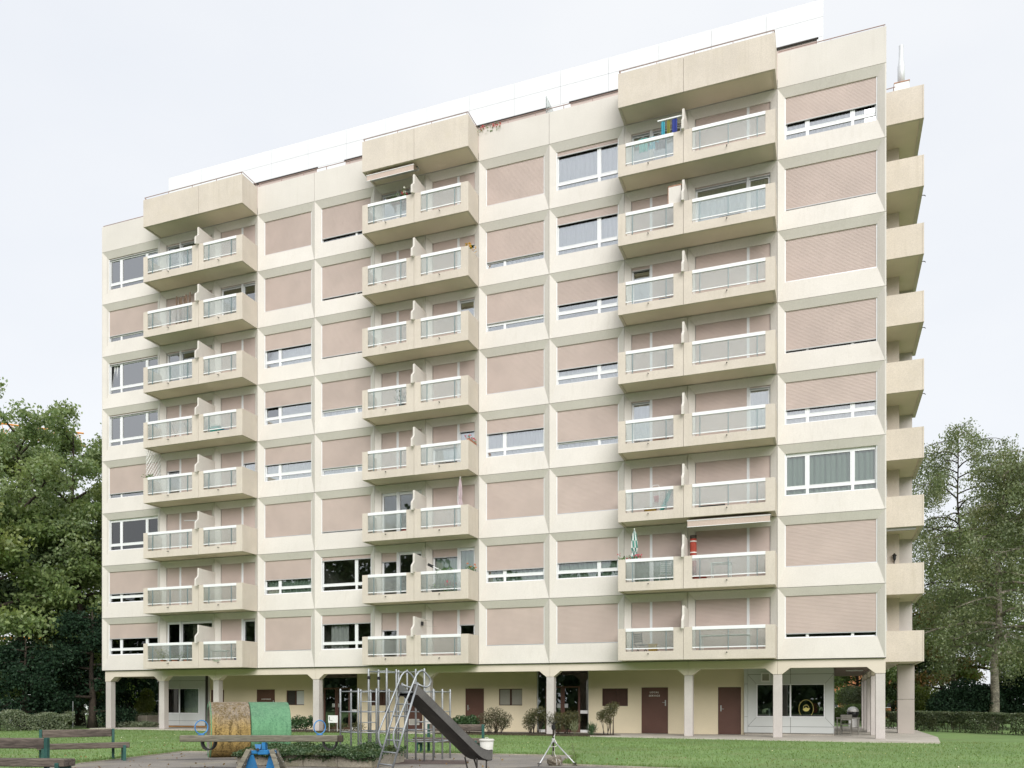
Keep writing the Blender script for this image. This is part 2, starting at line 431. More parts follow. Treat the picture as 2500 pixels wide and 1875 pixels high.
def tunnel_mat(name, paint, grey, brown, bias):
    """Painted concrete pipe: the paint is worn through to grey lichened concrete on top and stained lower down."""
    m, nt, out = _nodes(name)
    p = nt.nodes.new("ShaderNodeBsdfPrincipled")
    p.inputs['Roughness'].default_value = 0.85
    pos = _coord(nt)
    sep = nt.nodes.new("ShaderNodeSeparateXYZ")
    nt.links.new(pos, sep.inputs[0])

    def math2(op, a, b, clamp=False):
        n = nt.nodes.new("ShaderNodeMath")
        n.operation = op
        n.use_clamp = clamp
        for i, v in enumerate((a, b)):
            if hasattr(v, 'is_linked'):
                nt.links.new(v, n.inputs[i])
            else:
                n.inputs[i].default_value = v
        return n.outputs[0]
    big = _noise(nt, pos, 1.6, 5, 0.6, 0.3, 0.7)
    fine = _noise(nt, pos, 26, 3, 0.7, 0.32, 0.68)
    streak = _noise(nt, _coord(nt, (9, 9, 0.9)), 1.2, 4, 0.65, 0.35, 0.65)
    # worn crown of the pipe
    h = math2('MULTIPLY', math2('SUBTRACT', sep.outputs['Z'], bias[0]), bias[1])
    f1 = math2('MULTIPLY', math2('ADD', h, math2('SUBTRACT', big, 0.5), True), math2('ADD', math2('MULTIPLY', fine, 0.6), 0.55), True)
    c = _mix(nt, 'MIX', tuple(x * 0.85 for x in paint), tuple(x * 1.1 for x in paint), big)
    c = _mix(nt, 'MIX', c, grey, math2('MULTIPLY', f1, bias[2], True))
    # brown run-down stains
    f2 = math2('MULTIPLY', math2('MULTIPLY', streak, fine), bias[3], True)
    c = _mix(nt, 'MIX', c, brown, f2)
    nt.links.new(c, p.inputs['Base Color'])
    b = nt.nodes.new("ShaderNodeBump")
    b.inputs['Strength'].default_value = 0.5
    b.inputs['Distance'].default_value = 0.01
    nt.links.new(fine, b.inputs['Height'])
    nt.links.new(b.outputs[0], p.inputs['Normal'])
    nt.links.new(p.outputs[0], out.inputs[0])
    return m


M['pipe_yellow'] = tunnel_mat("worn_yellow_pipe_paint", (0.50, 0.345, 0.12), (0.235, 0.21, 0.19), (0.13, 0.088, 0.028), (0.72, 2.6, 1.0, 1.9))
M['pipe_green'] = tunnel_mat("worn_green_pipe_paint", (0.17, 0.39, 0.205), (0.10, 0.17, 0.115), (0.06, 0.17, 0.09), (0.80, 1.6, 0.8, 1.0))
M['pipe_in'] = surf("pipe_inside_concrete", (0.25, 0.23, 0.20), 0.9, 0.2, 3, 0.1)


# ------------------------------------------------------------------ helpers: meshes
class MB:
    """Collects faces and links them as one mesh."""

    def __init__(self):
        self.v, self.f, self.m = [], [], []
        self.mats = []
        self.cur = 0

    def use(self, m):
        if m not in self.mats:
            self.mats.append(m)
        self.cur = self.mats.index(m)
        return self

    def face(self, pts):
        n = len(self.v)
        self.v += [tuple(p) for p in pts]
        self.f.append(tuple(range(n, n + len(pts))))
        self.m.append(self.cur)

    def add(self, verts, faces):
        n = len(self.v)
        self.v += [tuple(p) for p in verts]
        self.f += [tuple(i + n for i in f) for f in faces]
        self.m += [self.cur] * len(faces)

    def box(self, x0, x1, y0, y1, z0, z1):
        self.add([(x0, y0, z0), (x1, y0, z0), (x1, y1, z0), (x0, y1, z0), (x0, y0, z1), (x1, y0, z1), (x1, y1, z1), (x0, y1, z1)],
                 [(0, 3, 2, 1), (4, 5, 6, 7), (0, 1, 5, 4), (1, 2, 6, 5), (2, 3, 7, 6), (3, 0, 4, 7)])
        return self

    def cbox(self, x0, x1, y0, y1, z0, z1, b=0.01):
        """Box with chamfered edges."""
        vs, idx = [], {}
        for i, (x, sx) in enumerate(((x0, 1), (x1, -1))):
            for j, (y, sy) in enumerate(((y0, 1), (y1, -1))):
                for k, (z, sz) in enumerate(((z0, 1), (z1, -1))):
                    for a in range(3):
                        q = [x + sx * b, y + sy * b, z + sz * b]
                        q[a] = (x, y, z)[a]
                        idx[(i, j, k, a)] = len(vs)
                        vs.append(tuple(q))
        fs = []
        for s in (0, 1):
            for a, order in ((0, [(s, 0, 0), (s, 1, 0), (s, 1, 1), (s, 0, 1)]), (1, [(0, s, 0), (0, s, 1), (1, s, 1), (1, s, 0)]), (2, [(0, 0, s), (1, 0, s), (1, 1, s), (0, 1, s)])):
                q = [idx[(*o, a)] for o in order]
                fs.append(tuple(q if s else q[::-1]))
        for a in range(3):
            b1, b2 = (a + 1) % 3, (a + 2) % 3
            for s1 in (0, 1):
                for s2 in (0, 1):
                    o0, o1 = [0, 0, 0], [0, 0, 0]
                    o0[a], o1[a] = 0, 1
                    o0[b1] = o1[b1] = s1
                    o0[b2] = o1[b2] = s2
                    q = (idx[(*o0, b1)], idx[(*o1, b1)], idx[(*o1, b2)], idx[(*o0, b2)])
                    fs.append(q if (s1 ^ s2) else q[::-1])
        for i in (0, 1):
            for j in (0, 1):
                for k in (0, 1):
                    q = tuple(idx[(i, j, k, a)] for a in range(3))
                    fs.append(q if (i + j + k) % 2 else q[::-1])
        self.add(vs, fs)
        return self

    def prism(self, poly, axis, a0, a1):
        """Polygon (counter-clockwise list of pairs) pushed along axis 'x','y' or 'z' from a0 to a1."""
        def P(p, a):
            return {'x': (a, p[0], p[1]), 'y': (p[0], a, p[1]), 'z': (p[0], p[1], a)}[axis]
        n = len(poly)
        self.add([P(p, a0) for p in poly] + [P(p, a1) for p in poly],
                 [tuple(range(n))[::-1], tuple(range(n, 2 * n))] + [(i, (i + 1) % n, n + (i + 1) % n, n + i) for i in range(n)])
        return self

    def tube(self, path, r, n=8, closed=False, caps=True):
        path = [Vector(p) for p in path]
        rr = r if isinstance(r, (list, tuple)) else [r] * len(path)
        k = len(path)
        rings = []
        up = None
        for i, p in enumerate(path):
            if closed:
                t = path[(i + 1) % k] - path[i - 1]
            else:
                t = path[min(i + 1, k - 1)] - path[max(i - 1, 0)]
            t.normalize()
            if up is None:
                up = Vector((0, 0, 1)) if abs(t.z) < 0.9 else Vector((1, 0, 0))
            a = t.cross(up)
            if a.length < 1e-5:
                a = t.orthogonal()
            a.normalize()
            b = a.cross(t)
            up = b
            rings.append([p + (a * math.cos(2 * math.pi * j / n) + b * math.sin(2 * math.pi * j / n)) * rr[i] for j in range(n)])
        vs = [q for ring in rings for q in ring]
        fs = []
        for i in range(k if closed else k - 1):
            i2 = (i + 1) % k
            for j in range(n):
                fs.append((i * n + j, i * n + (j + 1) % n, i2 * n + (j + 1) % n, i2 * n + j))
        if caps and not closed:
            fs.append(tuple(range(n))[::-1])
            fs.append(tuple((k - 1) * n + j for j in range(n)))
        self.add(vs, fs)
        return self

    def lathe(self, prof, c=(0, 0, 0), n=16):
        """Profile of (radius, z) turned round the vertical through c."""
        vs = [(c[0] + r * math.cos(2 * math.pi * j / n), c[1] + r * math.sin(2 * math.pi * j / n), c[2] + z) for r, z in prof for j in range(n)]
        fs = [(i * n + j, i * n + (j + 1) % n, (i + 1) * n + (j + 1) % n, (i + 1) * n + j) for i in range(len(prof) - 1) for j in range(n)]
        fs.append(tuple(range(n))[::-1])
        fs.append(tuple((len(prof) - 1) * n + j for j in range(n)))
        self.add(vs, fs)
        return self

    def mesh(self, name, mat=None, smooth=False):
        me = bpy.data.meshes.new(name)
        me.from_pydata(self.v, [], self.f)
        for m in (self.mats or [mat]):
            me.materials.append(m)
        if self.mats:
            me.polygons.foreach_set('material_index', self.m)
        if smooth:
            me.polygons.foreach_set('use_smooth', [True] * len(me.polygons))
        me.update()
        return me


def obj(name, me, parent=None, loc=(0, 0, 0), rz=0.0, kind=None, label=None):
    o = bpy.data.objects.new(name, me)
    COL.objects.link(o)
    o.location = loc
    o.rotation_euler = (0, 0, rz)
    if parent:
        o.parent = parent
    if kind:
        o['kind'] = kind
    if label:
        o['label'] = label
    return o


def thing(name, label, cat, loc=(0, 0, 0), rz=0.0, group=None):
    o = bpy.data.objects.new(name, None)
    COL.objects.link(o)
    o.location = loc
    o.rotation_euler = (0, 0, rz)
    tag(o, label, cat, group)
    return o


def tag(o, label, cat, group=None, kind=None):
    o['label'] = label
    o['category'] = cat
    if group:
        o['group'] = group
    if kind:
        o['kind'] = kind
    return o


def quads_mesh(name, co, mat):
    """co: (N,4,3) array -> a mesh of N loose quads."""
    n = co.shape[0]
    me = bpy.data.meshes.new(name)
    me.vertices.add(4 * n)
    me.vertices.foreach_set('co', co.reshape(-1).astype(np.float32))
    me.loops.add(4 * n)
    me.loops.foreach_set('vertex_index', np.arange(4 * n, dtype=np.int32))
    me.polygons.add(n)
    me.polygons.foreach_set('loop_start', np.arange(0, 4 * n, 4, dtype=np.int32))
    me.materials.append(mat)
    me.update(calc_edges=True)
    return me


def leaves(pts, size, up=0.5, aspect=0.55, down=0.0, rng=RNG, axis=None):
    """Rhombic leaves at the points: random axes, faces leaning upwards."""
    n = len(pts)
    nr = rng.normal(size=(n, 3))
    nr /= np.linalg.norm(nr, axis=1, keepdims=True)
    nr[:, 2] = nr[:, 2] * (1 - up) + up
    nr /= np.linalg.norm(nr, axis=1, keepdims=True)
    a = rng.normal(size=(n, 3)) if axis is None else axis + 0.45 * rng.normal(size=(n, 3))
    a[:, 2] -= down
    a -= nr * np.sum(a * nr, axis=1, keepdims=True)
    a /= np.linalg.norm(a, axis=1, keepdims=True) + 1e-9
    b = np.cross(nr, a)
    L = size * rng.uniform(0.6, 1.35, size=(n, 1))
    co = np.empty((n, 4, 3))
    co[:, 0] = pts - a * L * 0.5
    co[:, 1] = pts + b * L * 0.5 * aspect + nr * L * 0.08
    co[:, 2] = pts + a * L * 0.5
    co[:, 3] = pts - b * L * 0.5 * aspect + nr * L * 0.08
    return co


# ------------------------------------------------------------------ the ground
g = MB()
g.face([(-260, -200, -0.05), (300, -200, -0.05), (300, 380, -0.05), (-260, 380, -0.05)])
obj('lawn', g.mesh('lawn', M['lawn']), kind='structure')

g = MB()
edge = [(20.6, -22.2), (19.99, -19.73), (19.57, -17.77), (18.8, -15.04), (23.2, -14.0), (27.73, -12.96), (30.16, -12.94), (30.55, -14.6), (30.68, -16.0), (33.46, -16.4), (42, -17.6), (52, -19.2)]
poly = edge + [(52, -60), (12, -60), (12, -30), (17.5, -26)]
g.face([(x, y, -0.036) for x, y in poly[::-1]])
obj('playground_paving', g.mesh('playground_paving', M['asphalt']), kind='structure')
g = MB()
g.face([(x, y, -0.030) for x, y in [(22.0, -21.0), (23.6, -19.35), (25.5, -19.2), (29.3, -18.6), (30.3, -16.75), (33.4, -16.75), (42, -18.0), (42, -40), (20, -40)][::-1]])
obj('asphalt_repair', g.mesh('asphalt_repair', M['asphalt_dark']), kind='structure')
g = MB()
g.face([(x, y, -0.029) for x, y in [(20.9, -18.1), (22.9, -17.2), (23.4, -16.6), (21.5, -17.2)][::-1]])
obj('asphalt_repair', g.mesh('asphalt_repair', M['asphalt_dark']), kind='structure')
g = MB()
g.face([(x, y, -0.028) for x, y in [(24.4, -16.0), (28.2, -15.6), (28.6, -16.7), (26.6, -17.4), (24.4, -16.6)][::-1]])
obj('asphalt_repair', g.mesh('asphalt_repair', surf("rubber_brown_asphalt", (0.115, 0.085, 0.075), 0.92, 0.16, 1.2, 0.12, 50, 0.4, 80)), kind='structure')


def kerb(pts, w, z0, z1):
    k = MB()
    for (xa, ya), (xb, yb) in zip(pts, pts[1:]):
        d = Vector((xb - xa, yb - ya)).normalized()
        n = Vector((-d.y, d.x)) * w
        L = math.hypot(xb - xa, yb - ya)
        m = max(1, int(L / 1.0))
        for i in range(m):
            a = (xa + (xb - xa) * i / m, ya + (yb - ya) * i / m)
            b = (xa + (xb - xa) * ((i + 1) / m - 0.008 / L), ya + (yb - ya) * ((i + 1) / m - 0.008 / L))
            k.prism([(a[0], a[1]), (b[0], b[1]), (b[0] + n.x, b[1] + n.y), (a[0] + n.x, a[1] + n.y)], 'z', z0, z1 + 0.006 * random.random())
    return k


kk = kerb(edge[1:7], -0.09, -0.2, -0.018)
obj('kerb', kk.mesh('kerb', M['kerb']), kind='structure')
kk = kerb(edge[7:], -0.12, -0.2, -0.01)
obj('kerb', kk.mesh('kerb', M['kerb']), kind='structure')
g = MB()
slab = [(-0.6, -0.25), (26.5, -0.25), (28.0, -0.6), (32.0, -1.15), (38.0, -1.85), (40.15, -1.8), (40.6, 3.0), (40.6, 17), (-0.6, 17)]
g.prism(slab, 'z', -0.3, 0.0)
obj('pavement', g.mesh('pavement', M['concrete']), kind='structure')
g = MB()
g.prism([(19.9, -0.34), (27.6, -0.40), (28.3, 0.2), (27.0, 1.35), (20.4, 1.3)], 'z', -0.05, 0.022)
obj('planting_bed', g.mesh('planting_bed', M['soil']), kind='structure')
g = MB()
g.prism([(10.9, -0.34), (15.6, -0.36), (15.4, 0.7), (11.2, 0.8)], 'z', -0.05, 0.02)
obj('planting_bed', g.mesh('planting_bed', M['soil']), kind='structure')

# ------------------------------------------------------------------ the apartment building
FH, Z0 = 2.8, 3.085
SEAM = [0, 3.93, 7.41, 10.05, 13.34, 16.63, 19.27, 21.91, 25.20, 28.49, 31.13, 34.61, 38.54]
B = thing('apartment_building', 'eight storey cream apartment block on pillars with tan balconies and pink roller shutters', 'building')
ZT = Z0 + 8 * FH
ROOF = ZT + 1.375
DEP = 14.5

# solid inside: floor slabs, partitions and the back wall of the rooms
me = MB().box(0.05, 38.49, 0.10, DEP - 0.1, -0.13, 0.13).mesh('floor_slab', M['slab'])
for k in range(9):
    obj('floor_slab', me, B, (0, 0, Z0 + k * FH + (0.13 if k == 0 else 0)))
me = MB().box(-0.09, 0.09, 0.12, 4.4, 0, 8 * FH).mesh('partition_wall', M['room'])
for i, x in enumerate(SEAM):
    xx = min(max(x, 0.16), 38.38)
    obj('partition_wall', me, B, (xx, 0, Z0))
obj('core_wall', MB().box(0.1, 38.44, 4.4, 4.6, Z0, ZT).mesh('core_wall', M['room']), B)
obj('end_wall', MB().box(38.30, 38.54, 0.135, 5.6, Z0, ROOF - 0.02).mesh('end_wall', M['tan']), B)
obj('end_wall', MB().box(38.30, 39.38, 5.6, DEP, Z0, ROOF - 0.02).mesh('end_wall', M['tan']), B)
obj('end_wall', MB().box(0.0, 0.24, 0.135, DEP, Z0, ROOF - 0.02).mesh('end_wall', M['panel']), B)
obj('rear_wall', MB().box(0.24, 38.30, DEP - 0.25, DEP, Z0, ROOF - 0.02).mesh('rear_wall', M['panel']), B)
obj('flat_roof', MB().box(0.24, 38.30, 0.13, DEP - 0.25, ZT + 0.15, ZT + 0.45).mesh('flat_roof', M['slab']), B)

RB, RD = 0.16, 0.30          # depth of the splayed frame and of the reveal behind it


def panel_mesh(w, ml, mr, mb, el=0.0, er=0.0, mt=0.32):
    p = MB()
    gp = 0.008
    xa, xb, za, zb = gp, w - gp, gp, FH - gp
    xo, xp = xa + el, xb - er
    o = [(xo, 0, za), (xp, 0, za), (xp, 0, zb), (xo, 0, zb)]
    i = [(ml, RB, mb), (w - mr, RB, mb), (w - mr, RB, FH - mt), (ml, RB, FH - mt)]
    d = [(x, RD, z) for x, _, z in i]
    for a in range(4):
        b = (a + 1) % 4
        p.face([o[a], o[b], i[b], i[a]])
        p.face([i[a], i[b], d[b], d[a]])
    out = [(xa, 0, za), (xb, 0, za), (xb, 0, zb), (xa, 0, zb)]
    if el:
        p.face([out[0], o[0], o[3], out[3]])
    if er:
        p.face([o[1], out[1], out[2], o[2]])
    bk = [(x, 0.13, z) for x, _, z in out]
    for a in range(4):
        b = (a + 1) % 4
        p.face([out[b], out[a], bk[a], bk[b]])
    bi = [(x, 0.13, z) for x, _, z in d]
    # back of the panel, so that no light leaks past the reveal
    for a in range(4):
        b = (a + 1) % 4
        p.face([bk[b], bk[a], (d[a][0], RD, d[a][2]), (d[b][0], RD, d[b][2])])
    return p.mesh('facade_panel', M['panel'])


_sh = {}


def shutter_mesh(w, h, full):
    """Closed part of a roller shutter: ridged slats hanging from the lintel, an end bar below. Origin top left."""
    key = (round(w, 3), round(h, 3), full)
    if key in _sh:
        return _sh[key]
    p = MB()
    p.use(M['slat'])
    pitch = 0.052
    n = max(1, int(round(h / pitch)))
    pt = h / n
    prof = []
    for i in range(n):
        z = -i * pt
        prof += [(0.0, z), (-0.008, z - pt * 0.2), (-0.009, z - pt * 0.55), (-0.007, z - pt * 0.88), (0.004, z - pt * 0.93)]
    prof.append((0.0, -h))
    for (y0, z0), (y1, z1) in zip(prof, prof[1:]):
        p.face([(0, y1, z1), (w, y1, z1), (w, y0, z0), (0, y0, z0)])
    p.use(M['slat_bar'] if not full else M['alu'])
    p.box(0, w, -0.018, 0.012, -h - 0.035, -h)
    me = p.mesh('shutter')
    _sh[key] = me
    return me


_pane = {}


def pane_mesh(w, h, kind='glass'):
    key = (round(w, 3), round(h, 3), kind)
    if key not in _pane:
        _pane[key] = MB().box(0, w, 0, 0.006, 0, h).mesh('pane', M[kind])
    return _pane[key]


_cur = {}


def curtain_mesh(w, h, kind):
    key = (round(w, 2), round(h, 2), kind)
    if key in _cur:
        return _cur[key]
    p = MB()
    n = max(8, int(w / 0.035))
    ph = random.random() * 6
    pts = []
    for i in range(n + 1):
        x = w * i / n
        y = 0.042 * math.sin(x * 31 + ph) + 0.02 * math.sin(x * 17 + 1.7 * ph) + 0.01 * random.random()
        pts.append((x, y))
    for (xa, ya), (xb, yb) in zip(pts, pts[1:]):
        p.face([(xa, ya * 1.25, 0), (xb, yb * 1.25, 0), (xb, yb * 0.7, h), (xa, ya * 0.7, h)])
    _cur[key] = p.mesh('curtain', M[kind], True)
    return _cur[key]


_frame = {}


def window_frame(ow, oh, mull, transom):
    """White frame with mullions at the given centres, and a transom; also returns the rectangles of the panes."""
    p = MB()
    ft, mw = 0.055, 0.11
    y0, y1 = 0.0, 0.06
    p.box(0, ow, y0, y1, 0, ft)
    p.box(0, ow, y0, y1, oh - 0.10, oh)
    p.box(0, ft, y0, y1, ft, oh - 0.10)
    p.box(ow - ft, ow, y0, y1, ft, oh - 0.10)
    for m in mull:
        p.box(m - mw / 2, m + mw / 2, y0, y1, ft, oh - 0.10)
        p.box(m - mw / 2 + 0.03, m + mw / 2 - 0.03, y0 - 0.012, y0 - 0.002, ft, oh - 0.10)
    xs = [ft] + sum([[m - mw / 2, m + mw / 2] for m in mull], []) + [ow - ft]
    rects = []
    for a, b in zip(xs[::2], xs[1::2]):
        if transom:
            p.box(a, b, y0, y1, transom[0], transom[1])
            rects.append((a, b, ft, transom[0]))
            rects.append((a, b, transom[1], oh - 0.10))
        else:
            rects.append((a, b, ft, oh - 0.10))
    # sash frames round the opening lights, a little proud
    for (a, b, c, d) in rects:
        if d - c > 0.6:
            s = 0.028
            p.box(a, b, y0 - 0.008, y0 + 0.03, c, c + s)
            p.box(a, b, y0 - 0.008, y0 + 0.03, d - s, d)
            p.box(a, a + s, y0 - 0.008, y0 + 0.03, c + s, d - s)
            p.box(b - s, b, y0 - 0.008, y0 + 0.03, c + s, d - s)
    return p, rects


GUIDE = {}


def guide_mesh(h):
    k = round(h, 3)
    if k not in GUIDE:
        GUIDE[k] = MB().box(-0.02, 0.02, -0.025, 0.03, 0, h).mesh('shutter_guide', M['white_metal'])
    return GUIDE[k]


BAY = {'W1': 0, 'AL': 1, 'AR': 2, 'W2': 3, 'W3': 4, 'BL': 5, 'BR': 6, 'W4': 7, 'W5': 8, 'CL': 9, 'CR': 10, 'W6': 11}
MARG = {'W1': (0.30, 0.27), 'W6': (0.27, 0.31)}
MULL = {'W1': (0.235, 0.755), 'W6': (0.25, 0.74), 'W2': (0.315,), 'W3': (0.69,), 'W4': (0.315,), 'W5': (0.685,),
        'AL': (0.305,), 'AR': (0.625,), 'BL': (0.40,), 'BR': (0.615,), 'CL': (0.395,), 'CR': (0.71,)}
# how far each shutter is down (1 = closed), floor 0 (first) to 7 (top); and what hangs behind the glass
SHUT = {
    'W1': [0.46, 0.70, 0, 0.84, 0.03, 0.03, 0.80, 0.02], 'W2': [1, 0.56, 1, 0.50, 0.48, 0.46, 1, 1], 'W3': [0.25, 0.10, 0.94, 0.79, 0.79, 0.94, 0.92, 0.87],
    'W4': [1, 0.66, 1, 1, 0.36, 1, 0.81, 1], 'W5': [1, 0.57, 1, 1, 0.80, 0.60, 0.60, 0.19], 'W6': [0.88, 1, 0.0, 0.64, 0.92, 1, 0.95, 0.60],
    'AL': [(0, 0), (1, 1), (1, 1), (0.25, 1), (1, 1), (0.03, 0.03), (1, 1), (0.03, 0.03)],
    'AR': [(1, 0.02), (1, 1), (1, 1), (1, 0.27), (1, 1), (1, 1), (0.02, 0.02), (1, 1)],
    'BL': [(0.36, 1), (0.18, 0), (0, 0), (1, 1), (1, 1), (1, 1), (1, 1), (0.02, 0.02)],
    'BR': [(1, 0.30), (0.16, 0), (1, 1), (0.44, 0.16), (1, 1), (1, 0.02), (1, 0.18), (1, 1)],
    'CL': [(1, 1), (0.48, 0.47), (1, 1), (0.02, 1), (1, 1), (0.05, 1), (1, 1), (0.02, 0.02)],
    'CR': [(1, 1), (1, 1), (1, 1), (1, 0.02), (1, 1), (1, 1), (0.02, 0.02), (1, 1)],
}
SHUT['W5'] = [1, 0.57, 1, 0.80, 0.60, 0.60, 0.20, 0.10]
SHUT['W4'] = [1, 0.66, 1, 0.36, 1, 0.77, 0.81, 1]
CURT = {
    ('W1', 7): 'sheer', ('W1', 6): 'sheer', ('W1', 5): 'sheer', ('W1', 3): 'sheer', ('W1', 2): 'greenc',
    ('W2', 5): 'sheer', ('W2', 3): 'greenc', ('W2', 1): 'greenc',
    ('W3', 7): 'sheer', ('W3', 4): 'sheer', ('W3', 3): 'greenc', ('W3', 0): 'part',
    ('W4', 6): 'sheer', ('W4', 3): 'sheer', ('W4', 1): 'greenc', ('W5', 7): 'sheer', ('W5', 6): 'sheer', ('W5', 4): 'sheer', ('W5', 3): 'sheer', ('W5', 1): 'greenc',
    ('W6', 7): 'sheer', ('W6', 4): 'sheer', ('W6', 3): 'sheer', ('W6', 2): 'greenc',
    ('AL', 0): 'beigec', ('AR', 6): 'greenc', ('AL', 5): 'greenc', ('AL', 7): 'greenc', ('CR', 6): 'greenc', ('CR', 3): 'sheer', ('CL', 3): 'sheer', ('BR', 1): 'greenc',
    ('CL', 1): 'greenc', ('BR', 3): 'sheer',
}
TILT = {('W1', 5): 0, ('W2', 4): 0}
for bay, bi in BAY.items():
    x0, w = SEAM[bi], SEAM[bi + 1] - SEAM[bi]
    ml, mr = MARG.get(bay, (0.27, 0.27))
    door = bay[0] in 'ABC'
    mb = 0.235 if door else 0.82
    pm = panel_mesh(w, ml, mr, mb, 0.045 if bay == 'W1' else 0, 0.05 if bay == 'W6' else 0)
    ow, oh = w - ml - mr, FH - 0.32 - mb
    mull = [m * ow for m in MULL[bay]]
    fb, rects = window_frame(ow, oh, mull, None if door else (0.055 + 0.19, 0.055 + 0.19 + 0.11))
    if door:
        fb.box(0, ow, -0.004, 0.055, 0.0551, 0.13)
    fm = fb.mesh('window_frame', M['white_metal'])
    for k in range(8):
        z = Z0 + k * FH
        obj('facade_panel', pm, B, (x0, 0, z))
        if bi % 12 in (0, 11) and False:
            pass
        W = obj('balcony_window' if door else 'window', fm, B, (x0 + ml, RB + 0.105, z + mb))
        for r, (a, b, c, d) in enumerate(rects):
            po = obj('pane', pane_mesh(b - a, d - c, 'plain_glass' if k < 3 else 'glass'), W, (a, 0.03, c))
            if (bay, k) in TILT and (r // 2) == TILT[(bay, k)] and r % 2 == 1:
                po.rotation_euler = (R(-5), 0, 0)
                po.location = (a, 0.02, c)
        st = SHUT[bay][k]
        if door:
            spans = [(0.02, mull[0] - 0.045, st[0]), (mull[0] + 0.045, ow - 0.02, st[1])]
            obj('shutter_guide', guide_mesh(oh), W, (mull[0] - 0.03, -0.055, 0))
            obj('shutter_guide', guide_mesh(oh), W, (mull[0] + 0.03, -0.055, 0))
        else:
            spans = [(0.035, ow - 0.035, st)]
            obj('shutter_guide', guide_mesh(oh), W, (0.017, -0.055, 0))
            obj('shutter_guide', guide_mesh(oh), W, (ow - 0.017, -0.055, 0))
        for a, b, f in spans:
            if f > 0:
                h = oh * f - (0.04 if f > 0.99 else 0.0)
                obj('shutter', shutter_mesh(b - a, h, f > 0.99), W, (a, -0.05, oh))
        if (bay, k) in CURT:
            c = CURT[(bay, k)]
            if c == 'part':
                obj('curtain', curtain_mesh(ow * 0.34, oh - 0.1, 'sheer'), W, (ow * 0.14, 0.22, 0.03))
            elif door and c in ('beigec',):
                obj('curtain', curtain_mesh(ow * 0.36, oh - 0.1, c), W, (ow * 0.5, 0.22, 0.03))
            else:
                obj('curtain', curtain_mesh(ow - 0.1, oh - 0.1, c), W, (0.05, 0.115, 0.03))

# parapet band along the roof edge, one panel per bay
for i in (0, 3, 4, 7, 8, 11):
    w = SEAM[i + 1] - SEAM[i]
    p = MB()
    p.box(0.008, w - 0.008, 0.0, 0.13, 0.008, 1.375)
    obj('parapet_panel', p.mesh('parapet_panel', M['panel']), B, (SEAM[i], 0, ZT))
# cover strip at the building's two front corners is part of the end walls; a drip edge under the lowest panels
obj('drip_edge', MB().box(0.02, 38.52, 0.004, 0.12, -0.018, 0.0).mesh('drip_edge', M['dark']), B, (0, 0, Z0))


# balconies
def parapet_outline(x0, x1, n0, n1, top, zb=0.355):
    return [(x0, 0.0), (x1, 0.0), (x1, top), (n1, top), (n1, zb), (n0, zb), (n0, top), (x0, top)]


